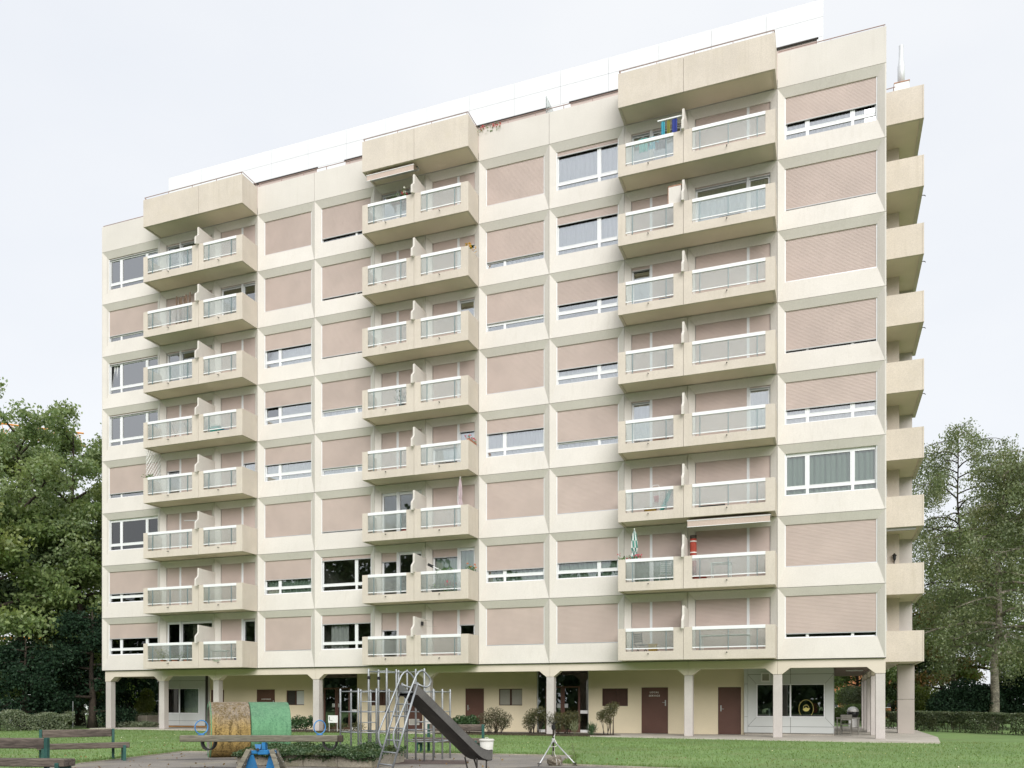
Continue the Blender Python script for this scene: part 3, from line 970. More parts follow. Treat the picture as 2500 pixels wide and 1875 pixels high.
_post = MB().box(-0.012, 0.012, -0.02, 0.02, 0.355, 1.15).mesh('railing_post', M['post'])
_spout = MB().use(M['dark']).tube([(0, 0.02, 0), (0, -0.10, -0.015), (0.03, -0.15, -0.05)], 0.016, 6).mesh('drain_spout')
BALC = {'A': (3.93, 7.41, 10.05, (4.22, 7.02), (7.71, 9.68), (0.115, 0.51, 0.90), (0.17, 0.85)),
        'B': (16.63, 19.27, 21.91, (16.93, 18.89), (19.60, 21.54), (0.16, 0.86), (0.16, 0.85)),
        'C': (28.49, 31.13, 34.61, (28.81, 30.74), (31.47, 34.24), (0.15, 0.85), (0.11, 0.50, 0.89))}
PY = -1.14
BALCONY = {}
for cn, (xa, xm, xb, na, nb, pa, pb) in BALC.items():
    w = xb - xa - 0.03
    l = lambda x: x - xa - 0.015
    xm_ = l(xm)
    slab_me = MB().box(0.10, w - 0.10, PY + 0.10, -0.004, 0.035, 0.225).mesh('balcony_slab', M['soffit'])
    p = MB()
    p.prism(parapet_outline(0, xm_ - 0.007, l(na[0]), l(na[1]), 1.28), 'y', PY + 0.10, PY)
    p.prism(parapet_outline(xm_ + 0.007, w, l(nb[0]), l(nb[1]), 1.28), 'y', PY + 0.10, PY)
    p.box(0, 0.10, PY + 0.10, -0.004, 0, 1.28)
    p.box(w - 0.10, w, PY + 0.10, -0.004, 0, 1.28)
    par_me = p.mesh('parapet', M['tan'])
    p = MB()
    p.box(0, xm_ - 0.007, PY, PY + 0.10, 0.0, 1.375)
    p.box(xm_ + 0.007, w, PY, PY + 0.10, 0.0, 1.375)
    p.box(0, 0.10, PY + 0.10, -0.004, 0, 1.375)
    p.box(w - 0.10, w, PY + 0.10, -0.004, 0, 1.375)
    top_me = p.mesh('parapet', M['tan'])
    # the curved screen between the two halves
    prof = [(0.02, 0.23), (0.02, 2.07), (-0.85, 2.10), (-1.16, 2.12), (-1.165, 1.80)]
    for i in range(6):
        t = i / 5
        prof.append((-1.165 - 0.20 * (t * t * (3 - 2 * t)), 1.76 - 0.24 * t))
    prof += [(-1.37, 1.21), (-1.26, 1.20), (-1.26, 1.285), (-1.03, 1.285), (-1.03, 0.23)]
    div_me = MB().prism([(y, z) for y, z in prof][::-1], 'x', -0.045, 0.045).mesh('privacy_screen', M['panel'])
    rails = []
    for n in (na, nb):
        r1 = MB().cbox(l(n[0]) + 0.004, l(n[1]) - 0.004, PY - 0.012, PY + 0.07, 1.15, 1.285, 0.006).mesh('handrail', M['white_metal'])
        r2 = MB().box(l(n[0]) + 0.004, l(n[1]) - 0.004, PY + 0.005, PY + 0.045, 0.445, 0.485).mesh('lower_rail', M['white_metal'])
        gl = MB().box(l(n[0]) + 0.006, l(n[1]) - 0.006, PY + 0.022, PY + 0.030, 0.486, 1.149).mesh('glass_panel', M['frost'])
        rails.append((r1, r2, gl))
    for k in range(8):
        z = Z0 + k * FH
        bo = obj('balcony', slab_me, B, (xa + 0.015, 0, z))
        BALCONY[(cn, k)] = bo
        obj('parapet', par_me, bo)
        obj('privacy_screen', div_me, bo, (xm_, 0, 0))
        for (r1, r2, gl), n, fr in zip(rails, (na, nb), (pa, pb)):
            obj('handrail', r1, bo)
            obj('lower_rail', r2, bo)
            obj('glass_panel', gl, bo)
            for f in fr:
                obj('railing_post', _post, bo, (l(n[0]) + (n[1] - n[0]) * f, PY + 0.001, 0))
            obj('drain_spout', _spout, bo, (l(n[0]) + (n[1] - n[0]) * 0.48, PY, 0.27))
    bo = obj('roof_canopy', slab_me, B, (xa + 0.015, 0, ZT))
    obj('parapet', top_me, bo)

# balconies on the right-hand end of the block
p = MB()
p.box(38.545, 40.12, 3.82, 3.94, 0, 1.28)
p.box(40.03, 40.18, 3.945, 7.5, 0, 1.28)
p.box(40.125, 40.185, 3.815, 3.942, 0, 1.28)
epar = p.mesh('parapet', M['tan'])
p = MB()
p.box(38.545, 40.12, 3.82, 3.94, 0, 1.375)
p.box(40.03, 40.18, 3.945, 7.5, 0, 1.375)
p.box(40.125, 40.185, 3.815, 3.942, 0, 1.375)
eparT = p.mesh('parapet', M['tan'])
p = MB()
p.box(38.545, 40.03, 3.94, 5.6, 0.035, 0.225)
p.box(39.385, 40.03, 5.601, 7.5, 0.035, 0.225)
eslab = p.mesh('balcony_slab', M['soffit'])
efin = MB().box(39.39, 40.02, 7.1, 7.5, 0.225, FH + 0.035).mesh('screen_wall', M['pillar'])
eshut = MB().use(M['slat']).box(0, 0.28, -0.02, -0.006, 0.24, 2.2).use(M['white_metal']).box(0.28, 0.33, -0.03, -0.005, 0.23, 2.23).mesh('shutter')
for k in range(9):
    z = Z0 + k * FH
    bo = obj('end_balcony' if k < 8 else 'roof_canopy', eslab, B, (0, 0, z))
    obj('parapet', epar if k < 8 else eparT, bo)
    if k < 8:
        obj('screen_wall', efin, bo)
        obj('shutter', eshut, bo, (38.56, 5.6, 0))
        if k > 3:
            obj('drain_spout', _spout, bo, (40.2, 4.9, 0.2), R(90))

# pillars, beams and brackets of the open ground floor
pil = MB().cbox(-0.17, 0.17, 0, 0.34, 0.0, 2.50, 0.015).mesh('pillar', M['pillar'])
for x in (0.31, 3.93, 7.41, 13.34, 19.27, 25.2, 31.13, 34.61, 38.33):
    obj('pillar', pil, B, (x, 0.12, 0))
for y in (3.9, 7.6, 11.2, 14.0):
    obj('pillar', pil, B, (38.33, y, 0))
    obj('pillar', pil, B, (0.31, y, 0))


def beam(x0, x1):
    hx, hz = 0.30, 0.24
    zb, zt, zc = 2.745, 3.066, 2.502
    return [(x0, zc), (x0 + 0.17, zc), (x0 + 0.17 + hx, zb), (x1 - 0.17 - hx, zb), (x1 - 0.17, zc), (x1, zc), (x1, zt), (x0, zt)]


PX = [0.31, 3.93, 7.41, 13.34, 19.27, 25.2, 31.13, 34.61, 38.33]
for i, (a, b) in enumerate(zip(PX, PX[1:])):
    pl = beam(a + (0.004 if i else -0.17), b - (0.004 if i < 7 else -0.17))
    if i == 0:
        pl = beam(a, b - 0.004)
        pl[0] = (a - 0.18, 2.502); pl[-1] = (a - 0.18, 3.066)
    if i == 7:
        pl = beam(a + 0.004, b)
        pl[5] = (b + 0.18, 2.502); pl[6] = (b + 0.18, 3.066)
    obj('edge_beam', MB().prism(pl, 'y', 0.45, 0.10).mesh('edge_beam', M['beam']), B)
for x in (0.14, 38.16):
    ys = [0.29, 3.9 + 0.17, 7.6 + 0.17, 11.2 + 0.17, 14.0 + 0.17]
    q = MB()
    for a, b in zip(ys, ys[1:]):
        q.prism([(y, z) for y, z in beam(a + 0.17, b + 0.1)], 'x', x + 0.02, x + 0.32)
    obj('edge_beam', q.mesh('edge_beam', M['beam']), B)
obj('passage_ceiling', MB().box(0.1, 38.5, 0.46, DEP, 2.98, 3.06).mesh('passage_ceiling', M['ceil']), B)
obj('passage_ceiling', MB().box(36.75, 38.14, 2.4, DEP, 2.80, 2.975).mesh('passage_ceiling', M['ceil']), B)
obj('ceiling_lamp', MB().cbox(37.2, 37.9, 4.5, 4.65, 2.74, 2.797, 0.01).mesh('ceiling_lamp', M['white']), B)
fw = surf('shaded_fin_wall_paint', (0.43, 0.385, 0.35), 0.85, 0.05, 0.9, 0.03)  # pillar colour darkened: the shade under the end balconies is put into the paint
obj('fin_wall', MB().box(39.42, 40.10, 6.95, 7.45, 0, 1.52).mesh('fin_wall', fw), B)
obj('fin_wall', MB().box(39.42, 40.10, 6.95, 7.45, 1.535, 3.06).mesh('fin_wall', fw), B)

# ground floor wall behind the pillars, with its openings
GY = 2.8
wall = MB()
OPEN = [(4.85, 5.72, 0.0, 2.07, 'door'), (7.86, 9.02, 0.0, 2.07, 'concierge'), (9.74, 10.84, 1.24, 2.01, 'sliding'), (11.93, 14.02, 0.0, 2.97, 'entry'), (14.83, 15.93, 1.23, 2.01, 'dark'),
        (16.70, 17.71, 0.0, 2.07, 'vent_door'), (20.03, 21.0, 0.0, 2.06, 'door'), (21.77, 22.95, 1.24, 2.03, 'grey'), (23.67, 26.19, 0.0, 2.93, 'entry2'), (26.83, 28.02, 1.22, 2.02, 'dark'),
        (28.64, 29.83, 0.0, 2.06, 'local'), (32.0, 32.97, 0.0, 2.05, 'door2')]
xs = 4.78
for (a, b, c, d, _) in OPEN:
    wall.box(xs, a, GY, GY + 0.25, 0, 2.98)
    if c > 0:
        wall.box(a, b, GY, GY + 0.25, 0, c)
    if d < 2.96:
        wall.box(a, b, GY, GY + 0.25, d, 2.98)
    xs = b
    if d > 2.96:
        obj('ground_floor_wall', wall.mesh('ground_floor_wall', M['yellow_wall']), B)
        wall = MB()
wall.box(xs, 33.1, GY, GY + 0.25, 0, 2.98)
GW = obj('ground_floor_wall', wall.mesh('ground_floor_wall', M['yellow_wall']), B)
obj('rear_wall', MB().box(4.8, 36.6, 9.0, 9.2, 0.0, 2.98).mesh('rear_wall', M['room']), B)
iw = MB().box(-0.05, 0.05, 3.1, 9.0, 0, 2.98).mesh('inner_wall', M['room'])
for x in (22.95, 27.05, 11.25, 14.55, 33.02):
    obj('inner_wall', iw, B, (x, 0, 0))


def text_mesh(s, size, extr=0.004):
    cu = bpy.data.curves.new('lettering', 'FONT')
    cu.body = s
    cu.size = size
    cu.extrude = extr
    cu.offset = 0.003
    cu.align_x = 'CENTER'
    cu.space_character = 1.35
    t = bpy.data.objects.new('lettering_source', cu)
    COL.objects.link(t)
    bpy.context.view_layer.update()
    me = bpy.data.meshes.new_from_object(t)
    COL.objects.unlink(t)
    bpy.data.objects.remove(t)
    me.materials.clear()
    me.materials.append(M['letter'])
    return me


def lettering(s, size, parent, x, y, z):
    o = obj('lettering', text_mesh(s, size), parent, (x, y, z))
    o.rotation_euler = (R(90), 0, 0)
    return o


def handle_mesh():
    p = MB()
    p.cbox(-0.025, 0.025, -0.014, 0, -0.13, 0.13, 0.006)
    p.tube([(0, -0.01, 0.03), (0, -0.055, 0.03), (-0.13, -0.06, 0.028)], 0.011, 6)
    return p.mesh('handle', M['alu'])


HND = handle_mesh()
for (a, b, c, d, kind) in OPEN:
    if kind in ('door', 'concierge', 'local', 'door2', 'vent_door'):
        D = obj('door', MB().cbox(0.012, b - a - 0.012, 0.10, 0.15, 0.01, d - 0.012, 0.004).box(0, 0.012, 0.08, 0.16, 0, d).box(b - a - 0.012, b - a, 0.08, 0.16, 0, d).mesh('door', M['door']), B, (a, GY - 0.06, 0))
        left = kind in ('door', 'door2')
        hd = obj('handle', HND, D, (0.12 if left else b - a - 0.12, 0.098, 1.13 if left else 1.36))
        if left:
            hd.rotation_euler = (0, R(180), 0)
        if kind == 'concierge':
            lettering('CONCIERGE', 0.085, D, (b - a) / 2, 0.096, 1.52)
            D['label'] = 'brown door with stencilled lettering behind the tunnel pipe'
        if kind == 'local':
            lettering('LOCAL', 0.105, D, (b - a) / 2 - 0.02, 0.096, 1.80)
            lettering('SERVICE', 0.105, D, (b - a) / 2 - 0.02, 0.096, 1.65)
            D['label'] = 'brown door lettered LOCAL SERVICE'
        if kind == 'vent_door':
            v = MB().use(M['bin']).box(0.25, 0.83, 0.085, 0.097, 0.26, 0.30).box(0.25, 0.83, 0.085, 0.097, 0.52, 0.56).box(0.25, 0.29, 0.085, 0.097, 0.3, 0.52).box(0.79, 0.83, 0.085, 0.097, 0.3, 0.52)
            v.use(M['louver']).box(0.29, 0.79, 0.092, 0.098, 0.3, 0.52)
            v.use(M['bin'])
            for i in range(12):
                v.box(0.30 + i * 0.041, 0.322 + i * 0.041, 0.084, 0.0915, 0.3, 0.52)
            obj('vent_grille', v.mesh('vent_grille'), D)
    elif kind in ('sliding', 'dark', 'grey'):
        h = d - c
        w = b - a
        f = MB().use(M['brown'])
        f.box(0, w, 0, 0.05, 0, 0.03).box(0, w, 0, 0.05, h - 0.03, h).box(0, 0.03, 0, 0.05, 0.03, h - 0.03).box(w - 0.03, w, 0, 0.05, 0.03, h - 0.03).box(w / 2 - 0.045, w / 2 + 0.045, 0, 0.05, 0.03, h - 0.03)
        W = obj('cellar_window', f.mesh('cellar_window'), B, (a, GY + 0.06, c))
        for s_, x0_, x1_ in ((0, 0.03, w / 2 - 0.045), (1, w / 2 + 0.045, w - 0.03)):
            mm = {'sliding': (M['dark'], M['grey_panel'])[s_], 'dark': M['brown'], 'grey': M['louver']}[kind]
            obj('shutter_board', MB().box(x0_ + 0.004, x1_ - 0.004, 0.02, 0.04, 0.034, h - 0.034).mesh('shutter_board', mm), W)
    else:
        w = b - a
        f = MB().use(M['alu'])
        f.box(0, 0.05, 0, 0.06, 0, d).box(w - 0.05, w, 0, 0.06, 0, d).box(0.05, w - 0.05, 0, 0.06, d - 0.05, d)
        E_ = obj('entrance', f.mesh('entrance'), B, (a, GY + 0.08, 0))
        x0, x1 = (0.05, w - 0.45) if kind == 'entry' else (0.42, w - 0.42)
        df = MB()
        df.box(x0, x1, -0.02, 0.05, 2.06, 2.14)
        mid = (x0 + x1) / 2
        for xa_, xb_ in ((x0, x0 + 0.10), (mid - 0.10, mid - 0.004), (mid + 0.004, mid + 0.10), (x1 - 0.10, x1)):
            df.box(xa_, xb_, -0.02, 0.05, 0, 2.06)
        for xa_, xb_ in ((x0 + 0.10, mid - 0.10), (mid + 0.10, x1 - 0.10)):
            df.box(xa_, xb_, -0.015, 0.045, 0, 0.12)
        obj('door_frame', df.mesh('door_frame', M['door']), E_)
        gl = MB().box(0.05, w - 0.05, 0.025, 0.031, 2.141, d - 0.051).mesh('pane', M['shop_glass'])
        obj('pane', gl, E_)
        for xa_, xb_ in ((x0 + 0.10, mid - 0.10), (mid + 0.10, x1 - 0.10)):
            obj('pane', MB().box(xa_, xb_, 0.012, 0.018, 0.121, 2.059).mesh('pane', M['shop_glass']), E_)
        obj('push_plate', MB().cbox(mid - 0.26, mid - 0.10, -0.05, -0.022, 1.13, 1.33, 0.008).mesh('push_plate', M['alu']), E_)
        obj('push_plate', MB().cbox(mid + 0.10, mid + 0.26, -0.05, -0.022, 1.13, 1.33, 0.008).mesh('push_plate', M['alu']), E_)
        sides = [(x1, w - 0.05)] + ([(0.05, x0)] if kind == 'entry2' else [])
        for xa_, xb_ in sides:
            obj('pane', MB().box(xa_, xb_, 0.025, 0.031, 0.15, 2.14).mesh('pane', M['shop_glass']), E_)
            obj('letter_box', MB().cbox(xa_ + 0.01, xb_ - 0.01, -0.03, 0.02, 0.87, 1.02, 0.005).mesh('letter_box', M['white']), E_)
            obj('kick_plate', MB().box(xa_ + 0.01, xb_ - 0.01, -0.02, 0.022, 0.0, 0.12).mesh('kick_plate', M['white']), E_)


# the clad cabins at both ends of the ground floor
def cabin(x0, x1, win, mirror):
    y = 2.6
    w = x1 - x0
    C_ = obj('cabin_plinth', MB().box(0.02, w - 0.02, 0.06, 5, 0.0, 0.09).mesh('cabin_plinth', M['concrete']), B, (x0, y, 0))
    a, b = win[0] - x0, win[1] - x0
    zb, zt = 0.76, 2.17
    gp = 0.007
    xl, xr, z0, z1 = 0.16 if not mirror else 0.02, w - (0.02 if not mirror else 0.16), 0.375, 2.57

    def plate(pts):
        q = MB().prism(pts, 'y', 0.03, 0.0)
        obj('cladding_panel', q.mesh('cladding_panel', M['grey_panel']), C_)
    m0 = win[2] - x0
    plate([(xl, z0 + gp), (a - gp, zb), (a - gp, zt), (xl, z1 - gp)])
    plate([(b + gp, zb), (xr, z0 + gp), (xr, z1 - gp), (b + gp, zt)])
    plate([(xl + gp, z0), (m0 - gp, z0), (m0 - gp, zb - gp), (a, zb - gp)])
    plate([(m0 + gp, z0), (xr - gp, z0), (b, zb - gp), (m0 + gp, zb - gp)])
    plate([(a, zt + gp), (m0 - gp, zt + gp), (m0 - gp, z1), (xl + gp, z1)])
    plate([(m0 + gp, zt + gp), (b, zt + gp), (xr - gp, z1), (m0 + gp, z1)])
    for p0, p1 in ((xl, m0 - gp), (m0 + gp, xr)):
        plate([(p0, 0.10), (p1, 0.10), (p1, z0 - 2 * gp), (p0, z0 - 2 * gp)])
        plate([(p0, z1 + 2 * gp), (p1, z1 + 2 * gp), (p1, 2.96), (p0, 2.96)])
    if not mirror:
        for q0, q1 in ((0.10, 0.77), (0.78, 2.17), (2.18, 2.96)):
            plate([(0.0, q0), (xl - gp, q0), (xl - gp, q1), (0.0, q1)])
    # carcass behind the cladding: side walls, dark backing of the joints
    q = MB().use(M['dark'])
    q.box(0.01, a - 0.02, 0.035, 0.06, 0.09, 2.97).box(b + 0.02, w - 0.01, 0.035, 0.06, 0.09, 2.97).box(a - 0.02, b + 0.02, 0.035, 0.06, 0.09, zb - 0.02).box(a - 0.02, b + 0.02, 0.035, 0.06, zt + 0.02, 2.97)
    q.use(M['grey_panel'])
    q.box(0.0, 0.06, 0.061, 6.2, 0.09, 2.97).box(w - 0.06, w, 0.061, 6.2, 0.09, 2.97)
    q.use(M['room'])
    q.box(0.061, w - 0.061, 0.9 if mirror else 4.0, 1.0 if mirror else 4.1, 0.09, 2.97)
    obj('cabin_wall', q.mesh('cabin_wall'), C_)
    f = MB()
    for xa_, xb_, za_, zc_ in ((a, b, zb, zb + 0.045), (a, b, zt - 0.045, zt), (a, a + 0.045, zb + 0.045, zt - 0.045), (b - 0.045, b, zb + 0.045, zt - 0.045), (m0 - 0.03, m0 + 0.03, zb + 0.045, zt - 0.045)):
        f.box(xa_, xb_, -0.01, 0.05, za_, zc_)
    obj('window_frame', f.mesh('window_frame', M['white_metal']), C_)
    gl = M['plain_glass'] if mirror else M['shop_glass']
    obj('pane', MB().box(a + 0.045, m0 - 0.03, 0.02, 0.026, zb + 0.045, zt - 0.045).mesh('pane', gl), C_)
    P2 = obj('pane', MB().box(m0 + 0.03, b - 0.045, 0.02, 0.026, zb + 0.045, zt - 0.045).mesh('pane', gl), C_)
    return C_, a, b, m0


CR, a, b, m0 = cabin(33.11, 36.72, (33.62, 36.36, 35.0), False)
# round ventilator in its square frame
q = MB().use(M['white'])
q.box(0.70, 1.08, -0.05, -0.002, 2.26, 2.315).box(0.70, 1.08, -0.05, -0.002, 2.595, 2.65).box(0.70, 0.755, -0.05, -0.002, 2.315, 2.595).box(1.025, 1.08, -0.05, -0.002, 2.315, 2.595)
q.use(M['louver'])
q.box(0.755, 1.025, -0.02, -0.003, 2.315, 2.595)
q.add([(0.89 + 0.125 * math.cos(t * math.pi / 10), -0.03, 2.455 + 0.125 * math.sin(t * math.pi / 10)) for t in range(20)] + [(0.89 + 0.13 * math.cos(t * math.pi / 10), -0.02, 2.455 + 0.13 * math.sin(t * math.pi / 10)) for t in range(20)],
      [tuple(range(20))[::-1]] + [(i, (i + 1) % 20, 20 + (i + 1) % 20, 20 + i) for i in range(20)])
obj('ventilator', q.mesh('ventilator'), CR)
# the yellow teapot in a ring on the glass
q = MB()
rx, rz, cx, cz = 0.285, 0.37, 2.51, 0.80 + 0.325
ring_i, ring_o = [], []
for t in range(49):
    an = math.pi * (-0.26 + 1.52 * t / 48)
    ring_i.append((cx + (rx - 0.006) * math.cos(an), 0.0175, cz + (rz - 0.006) * math.sin(an)))
    ring_o.append((cx + (rx + 0.008) * math.cos(an), 0.0175, cz + (rz + 0.008) * math.sin(an)))
for i in range(48):
    q.face([ring_i[i], ring_o[i], ring_o[i + 1], ring_i[i + 1]])
body = [(cx + 0.125 * math.cos(t) * (1 if math.sin(t) < 0 else 1), 0.0175, cz - 0.02 + (0.09 if math.sin(t) < 0 else 0.055) * math.sin(t)) for t in [2 * math.pi * i / 28 for i in range(28)]]
q.face(body)
q.face([(cx + 0.10, 0.0172, cz - 0.05), (cx + 0.165, 0.0172, cz + 0.03), (cx + 0.145, 0.0172, cz + 0.035), (cx + 0.09, 0.0172, cz + 0.01)])
q.face([(cx - 0.02, 0.0172, cz + 0.034), (cx + 0.02, 0.0172, cz + 0.034), (cx + 0.008, 0.0172, cz + 0.075), (cx - 0.008, 0.0172, cz + 0.075)])
hi_, ho_ = [], []
for t in range(21):
    an = math.pi * t / 20
    hi_.append((cx + 0.10 * math.cos(an), 0.0175, cz + 0.03 + 0.115 * math.sin(an)))
    ho_.append((cx + 0.118 * math.cos(an), 0.0175, cz + 0.03 + 0.135 * math.sin(an)))
for i in range(20):
    q.face([hi_[i], ho_[i], ho_[i + 1], hi_[i + 1]])
obj('teapot_decal', q.mesh('teapot_decal', M['gold']), CR)
q = MB().use(M['dark']).box(2.3, 3.2, 1.2, 1.9, 0.09, 0.95).use(M['white']).box(1.32, 1.5, 0.2, 0.3, 0.8, 1.05).box(1.0, 1.06, 0.2, 0.3, 0.8, 1.12).use(M['car_red']).box(2.75, 2.95, 0.8, 0.9, 0.95, 1.35)
obj('shop_counter', q.mesh('shop_counter'), CR)
CL_, a, b, m0 = cabin(1.86, 4.78, (1.98, 4.22, 2.86), True)
M['palegreen'] = cloth_mat('pale_green_curtain', (0.74, 0.82, 0.76), 0.3)
obj('curtain', curtain_mesh(2.2, 1.36, 'palegreen'), CL_, (0.14, 0.10, 0.79))
obj('sill_board', MB().box(0.0, 2.9, -0.05, 0.02, 0.02, 0.085).mesh('sill_board', surf("orange_timber", (0.42, 0.22, 0.08), 0.8, 0.1)), CL_)

# attic storey: white panels set back from the roof edge
AY, AX0, AX1 = 2.5, 2.2, 36.3
ZA = 29.78
wins = [(5.6, 11.88), (13.46, 14.9), (15.3, 24.39), (25.36, 31.2), (33.2, 36.1)]
step = (AX1 - AX0) / 15
for i in range(15):
    xa_ = AX0 + i * step
    for za_, zc_ in ((0.812, 1.53), (0.0, 0.80)):
        obj('attic_panel', MB().box(0.005, step - 0.005, 0, 0.12, za_, zc_).mesh('attic_panel', M['attic']), B, (xa_, AY, ZA - 1.53 + 0.7))
q = MB().use(M['attic'])
q.box(AX0 + 0.02, AX1 - 0.02, AY + 0.13, 12, ZT + 0.45, ZA + 0.68)
obj('attic_block', q.mesh('attic_block'), B)
for xa_, xb_ in wins:
    q = MB().use(M['dark']).box(xa_, xb_, AY - 0.03, AY + 0.02, 28.89, 28.94)
    q.use(M['slat']).box(xa_ + 0.05, xb_ - 0.05, AY + 0.05, AY + 0.09, 27.2, 28.86)
    q.use(M['white_metal']).box(xa_, xa_ + 0.05, AY, AY + 0.1, 27.2, 28.86).box(xb_ - 0.05, xb_, AY, AY + 0.1, 27.2, 28.86)
    obj('attic_window', q.mesh('attic_window'), B)
xs = AX0
for xa_, xb_ in wins + [(AX1, AX1)]:
    if xa_ - xs > 0.05:
        obj('attic_panel', MB().box(xs + 0.004, xa_ - 0.004, AY, AY + 0.12, 27.1, 28.94).mesh('attic_panel', M['attic']), B)
    xs = xb_
# handrails along the roof edge
for i, (xa_, xb_, yy, zz) in enumerate([(0.05, 3.9, 0.06, 0.07), (3.98, 10.0, -1.09, 0.13), (10.08, 16.6, 0.06, 0.20), (16.68, 21.86, -1.09, 0.13), (21.95, 28.45, 0.06, 0.20), (28.54, 34.56, -1.09, 0.13), (34.65, 38.5, 0.06, 0.10)]):
    q = MB()
    q.tube([(xa_, yy, ROOF + zz), (xb_, yy, ROOF + zz)], 0.017, 6)
    n = max(2, int((xb_ - xa_) / 1.3))
    for j in range(n + 1):
        x = xa_ + 0.05 + (xb_ - xa_ - 0.1) * j / n
        q.box(x - 0.012, x + 0.012, yy - 0.012, yy + 0.012, ROOF - 0.01, ROOF + zz)
    if yy < 0:
        for xx in (xa_, xb_):
            q.tube([(xx, yy, ROOF + zz), (xx, 0.05, ROOF + zz)], 0.017, 6)
    obj('roof_handrail', q.mesh('roof_handrail', M['rail']), B)
obj('roof_screen', MB().box(25.0, 25.03, 0.15, 1.25, ROOF - 0.4, ROOF + 0.85).mesh('roof_screen', M['frost']), B, label='upright glass screen on the roof edge')
q = MB().use(M['white']).box(39.35, 39.98, 8.0, 8.7, ROOF - 1, 29.95).use(M['cardboard']).box(39.33, 40.0, 7.98, 8.72, 29.951, 29.99)
CH = obj('chimney', q.mesh('chimney'), B)
q = MB().lathe([(0.155, 29.99), (0.155, 30.9), (0.135, 31.0), (0.10, 31.3), (0.095, 31.85), (0.10, 31.87)], (39.66, 8.35, 0), 14)
obj('flue', q.mesh('flue', surf('bright_flue_steel', (0.66, 0.67, 0.68), 0.45, 0.05, 4, 0, metal=0.2), True), CH)
obj('roof_handrail', MB().tube([(38.5, 8.0, 29.75), (39.4, 8.0, 29.8)], 0.02, 6).tube([(38.5, 8.0, ROOF), (38.5, 8.0, 29.75)], 0.02, 6).mesh('roof_handrail', M['rail']), B)


# folded and drawn awnings
def awning(x0, x1, z, tilt, drop):
    q = MB().use(M['slat_bar'])
    q.cbox(x0, x1, -0.62, -0.48, z - 0.13, z - 0.002, 0.01)
    q.use(M['awning'])
    yf = -1.0
    q.box(x0 + 0.02, x1 - 0.02, yf, -0.62, z - 0.13, z - 0.115)
    q.box(x0 + 0.02, x1 - 0.02, yf - 0.008, yf, z - 0.17 - drop, z - 0.17)
    q.use(M['white_metal'])
    q.box(x0, x1, yf - 0.02, yf + 0.015, z - 0.17, z - 0.14)
    q.box(x0, x1, yf - 0.014, yf + 0.002, z - 0.19 - drop, z - 0.171 - drop)
    return q.mesh('awning')


obj('awning', awning(16.78, 19.2, Z0 + 8 * FH + 0.035, 0, 0.22), B)
obj('awning', awning(31.25, 34.42, Z0 + 2 * FH + 0.035, 0, 0.22), B)
obj('awning', MB().use(M['slat_bar']).box(38.56, 39.9, 4.0, 4.15, Z0 + 2 * FH - 0.10, Z0 + 2 * FH + 0.03).mesh('awning'), B)


# ------------------------------------------------------------------ what stands on the balconies
def balc_z(k):
    return Z0 + k * FH + 0.225


def posy(name, label, x, y, z, w, d, hgt, petals, n_leaf=70, n_pet=26, box=True, hang=0.0, group=None, rz=0):
    t = thing(name, label, 'flowers', (x, y, z), rz, group)
    if box:
        obj('flower_box', MB().cbox(-w / 2, w / 2, -d / 2, d / 2, 0.0, 0.13, 0.01).mesh('flower_box', M['terracotta']), t)
    zb = 0.12 if box else 0.0
    p = np.column_stack([RNG.uniform(-w / 2, w / 2, n_leaf), RNG.normal(0, d * 0.45, n_leaf), zb + hgt * RNG.beta(1.5, 2, n_leaf) - hang * RNG.random(n_leaf)])
    obj('leaves', quads_mesh('leaves', leaves(p, 0.075), M['leafpot']), t)
    c = np.column_stack([RNG.uniform(-w / 2, w / 2, n_pet // 5 + 1), RNG.normal(0, d * 0.5, n_pet // 5 + 1), zb + hgt * RNG.uniform(0.55, 1.1, n_pet // 5 + 1) - hang * RNG.random(n_pet // 5 + 1)])
    p = np.repeat(c, 7, axis=0) + RNG.normal(0, 0.028, (len(c) * 7, 3))
    obj('blossoms', quads_mesh('blossoms', leaves(p, 0.06, aspect=0.9), petals), t)
    return t


posy('geraniums', 'red and pink geraniums hanging over the roof edge', 22.35, -0.02, ROOF - 0.02, 1.3, 0.2, 0.22, M['petal_red'], 110, 70, False, 0.25)
posy('geraniums', 'red and white flowers behind the rail of the topmost balcony of the middle stack', 18.45, -0.92, Z0 + 7 * FH + 1.16, 0.8, 0.2, 0.35, M['petal_red'], 60, 24)
posy('white_flowers', 'white blossoms standing tall above the red flowers on the topmost middle balcony', 18.62, -0.86, Z0 + 7 * FH + 1.45, 0.16, 0.1, 0.35, M['petal_white'], 25, 16, False)
posy('golden_flowers', 'golden yellow chrysanthemums on the side parapet of a middle balcony', 21.80, -0.70, Z0 + 6 * FH + 1.275, 0.7, 0.16, 0.26, M['petal_yellow'], 40, 90, False, 0.1, None, R(90))
posy('red_flowers', 'small red flowers along the side parapet of a middle balcony', 21.80, -0.55, Z0 + 3 * FH + 1.275, 0.8, 0.14, 0.16, M['petal_red'], 34, 22, True, 0.0, None, R(90))
posy('orange_flowers', 'orange flowers on the side parapet beside the trailing plant', 21.80, -0.6, Z0 + 1 * FH + 1.275, 0.9, 0.15, 0.24, M['petal_orange'], 110, 22, False, 0.0, None, R(90))
posy('trailing_plant', 'green trailing plant behind the handrail next to orange flowers', 20.75, -1.0, Z0 + 1 * FH + 1.18, 0.75, 0.2, 0.24, M['leafpot'], 160, 5, False)
posy('pink_flowers', 'pink flowers in a dark pot behind frosted glass on the second storey', 20.85, -0.85, balc_z(1), 0.4, 0.35, 0.45, M['petal_pink'], 60, 34)
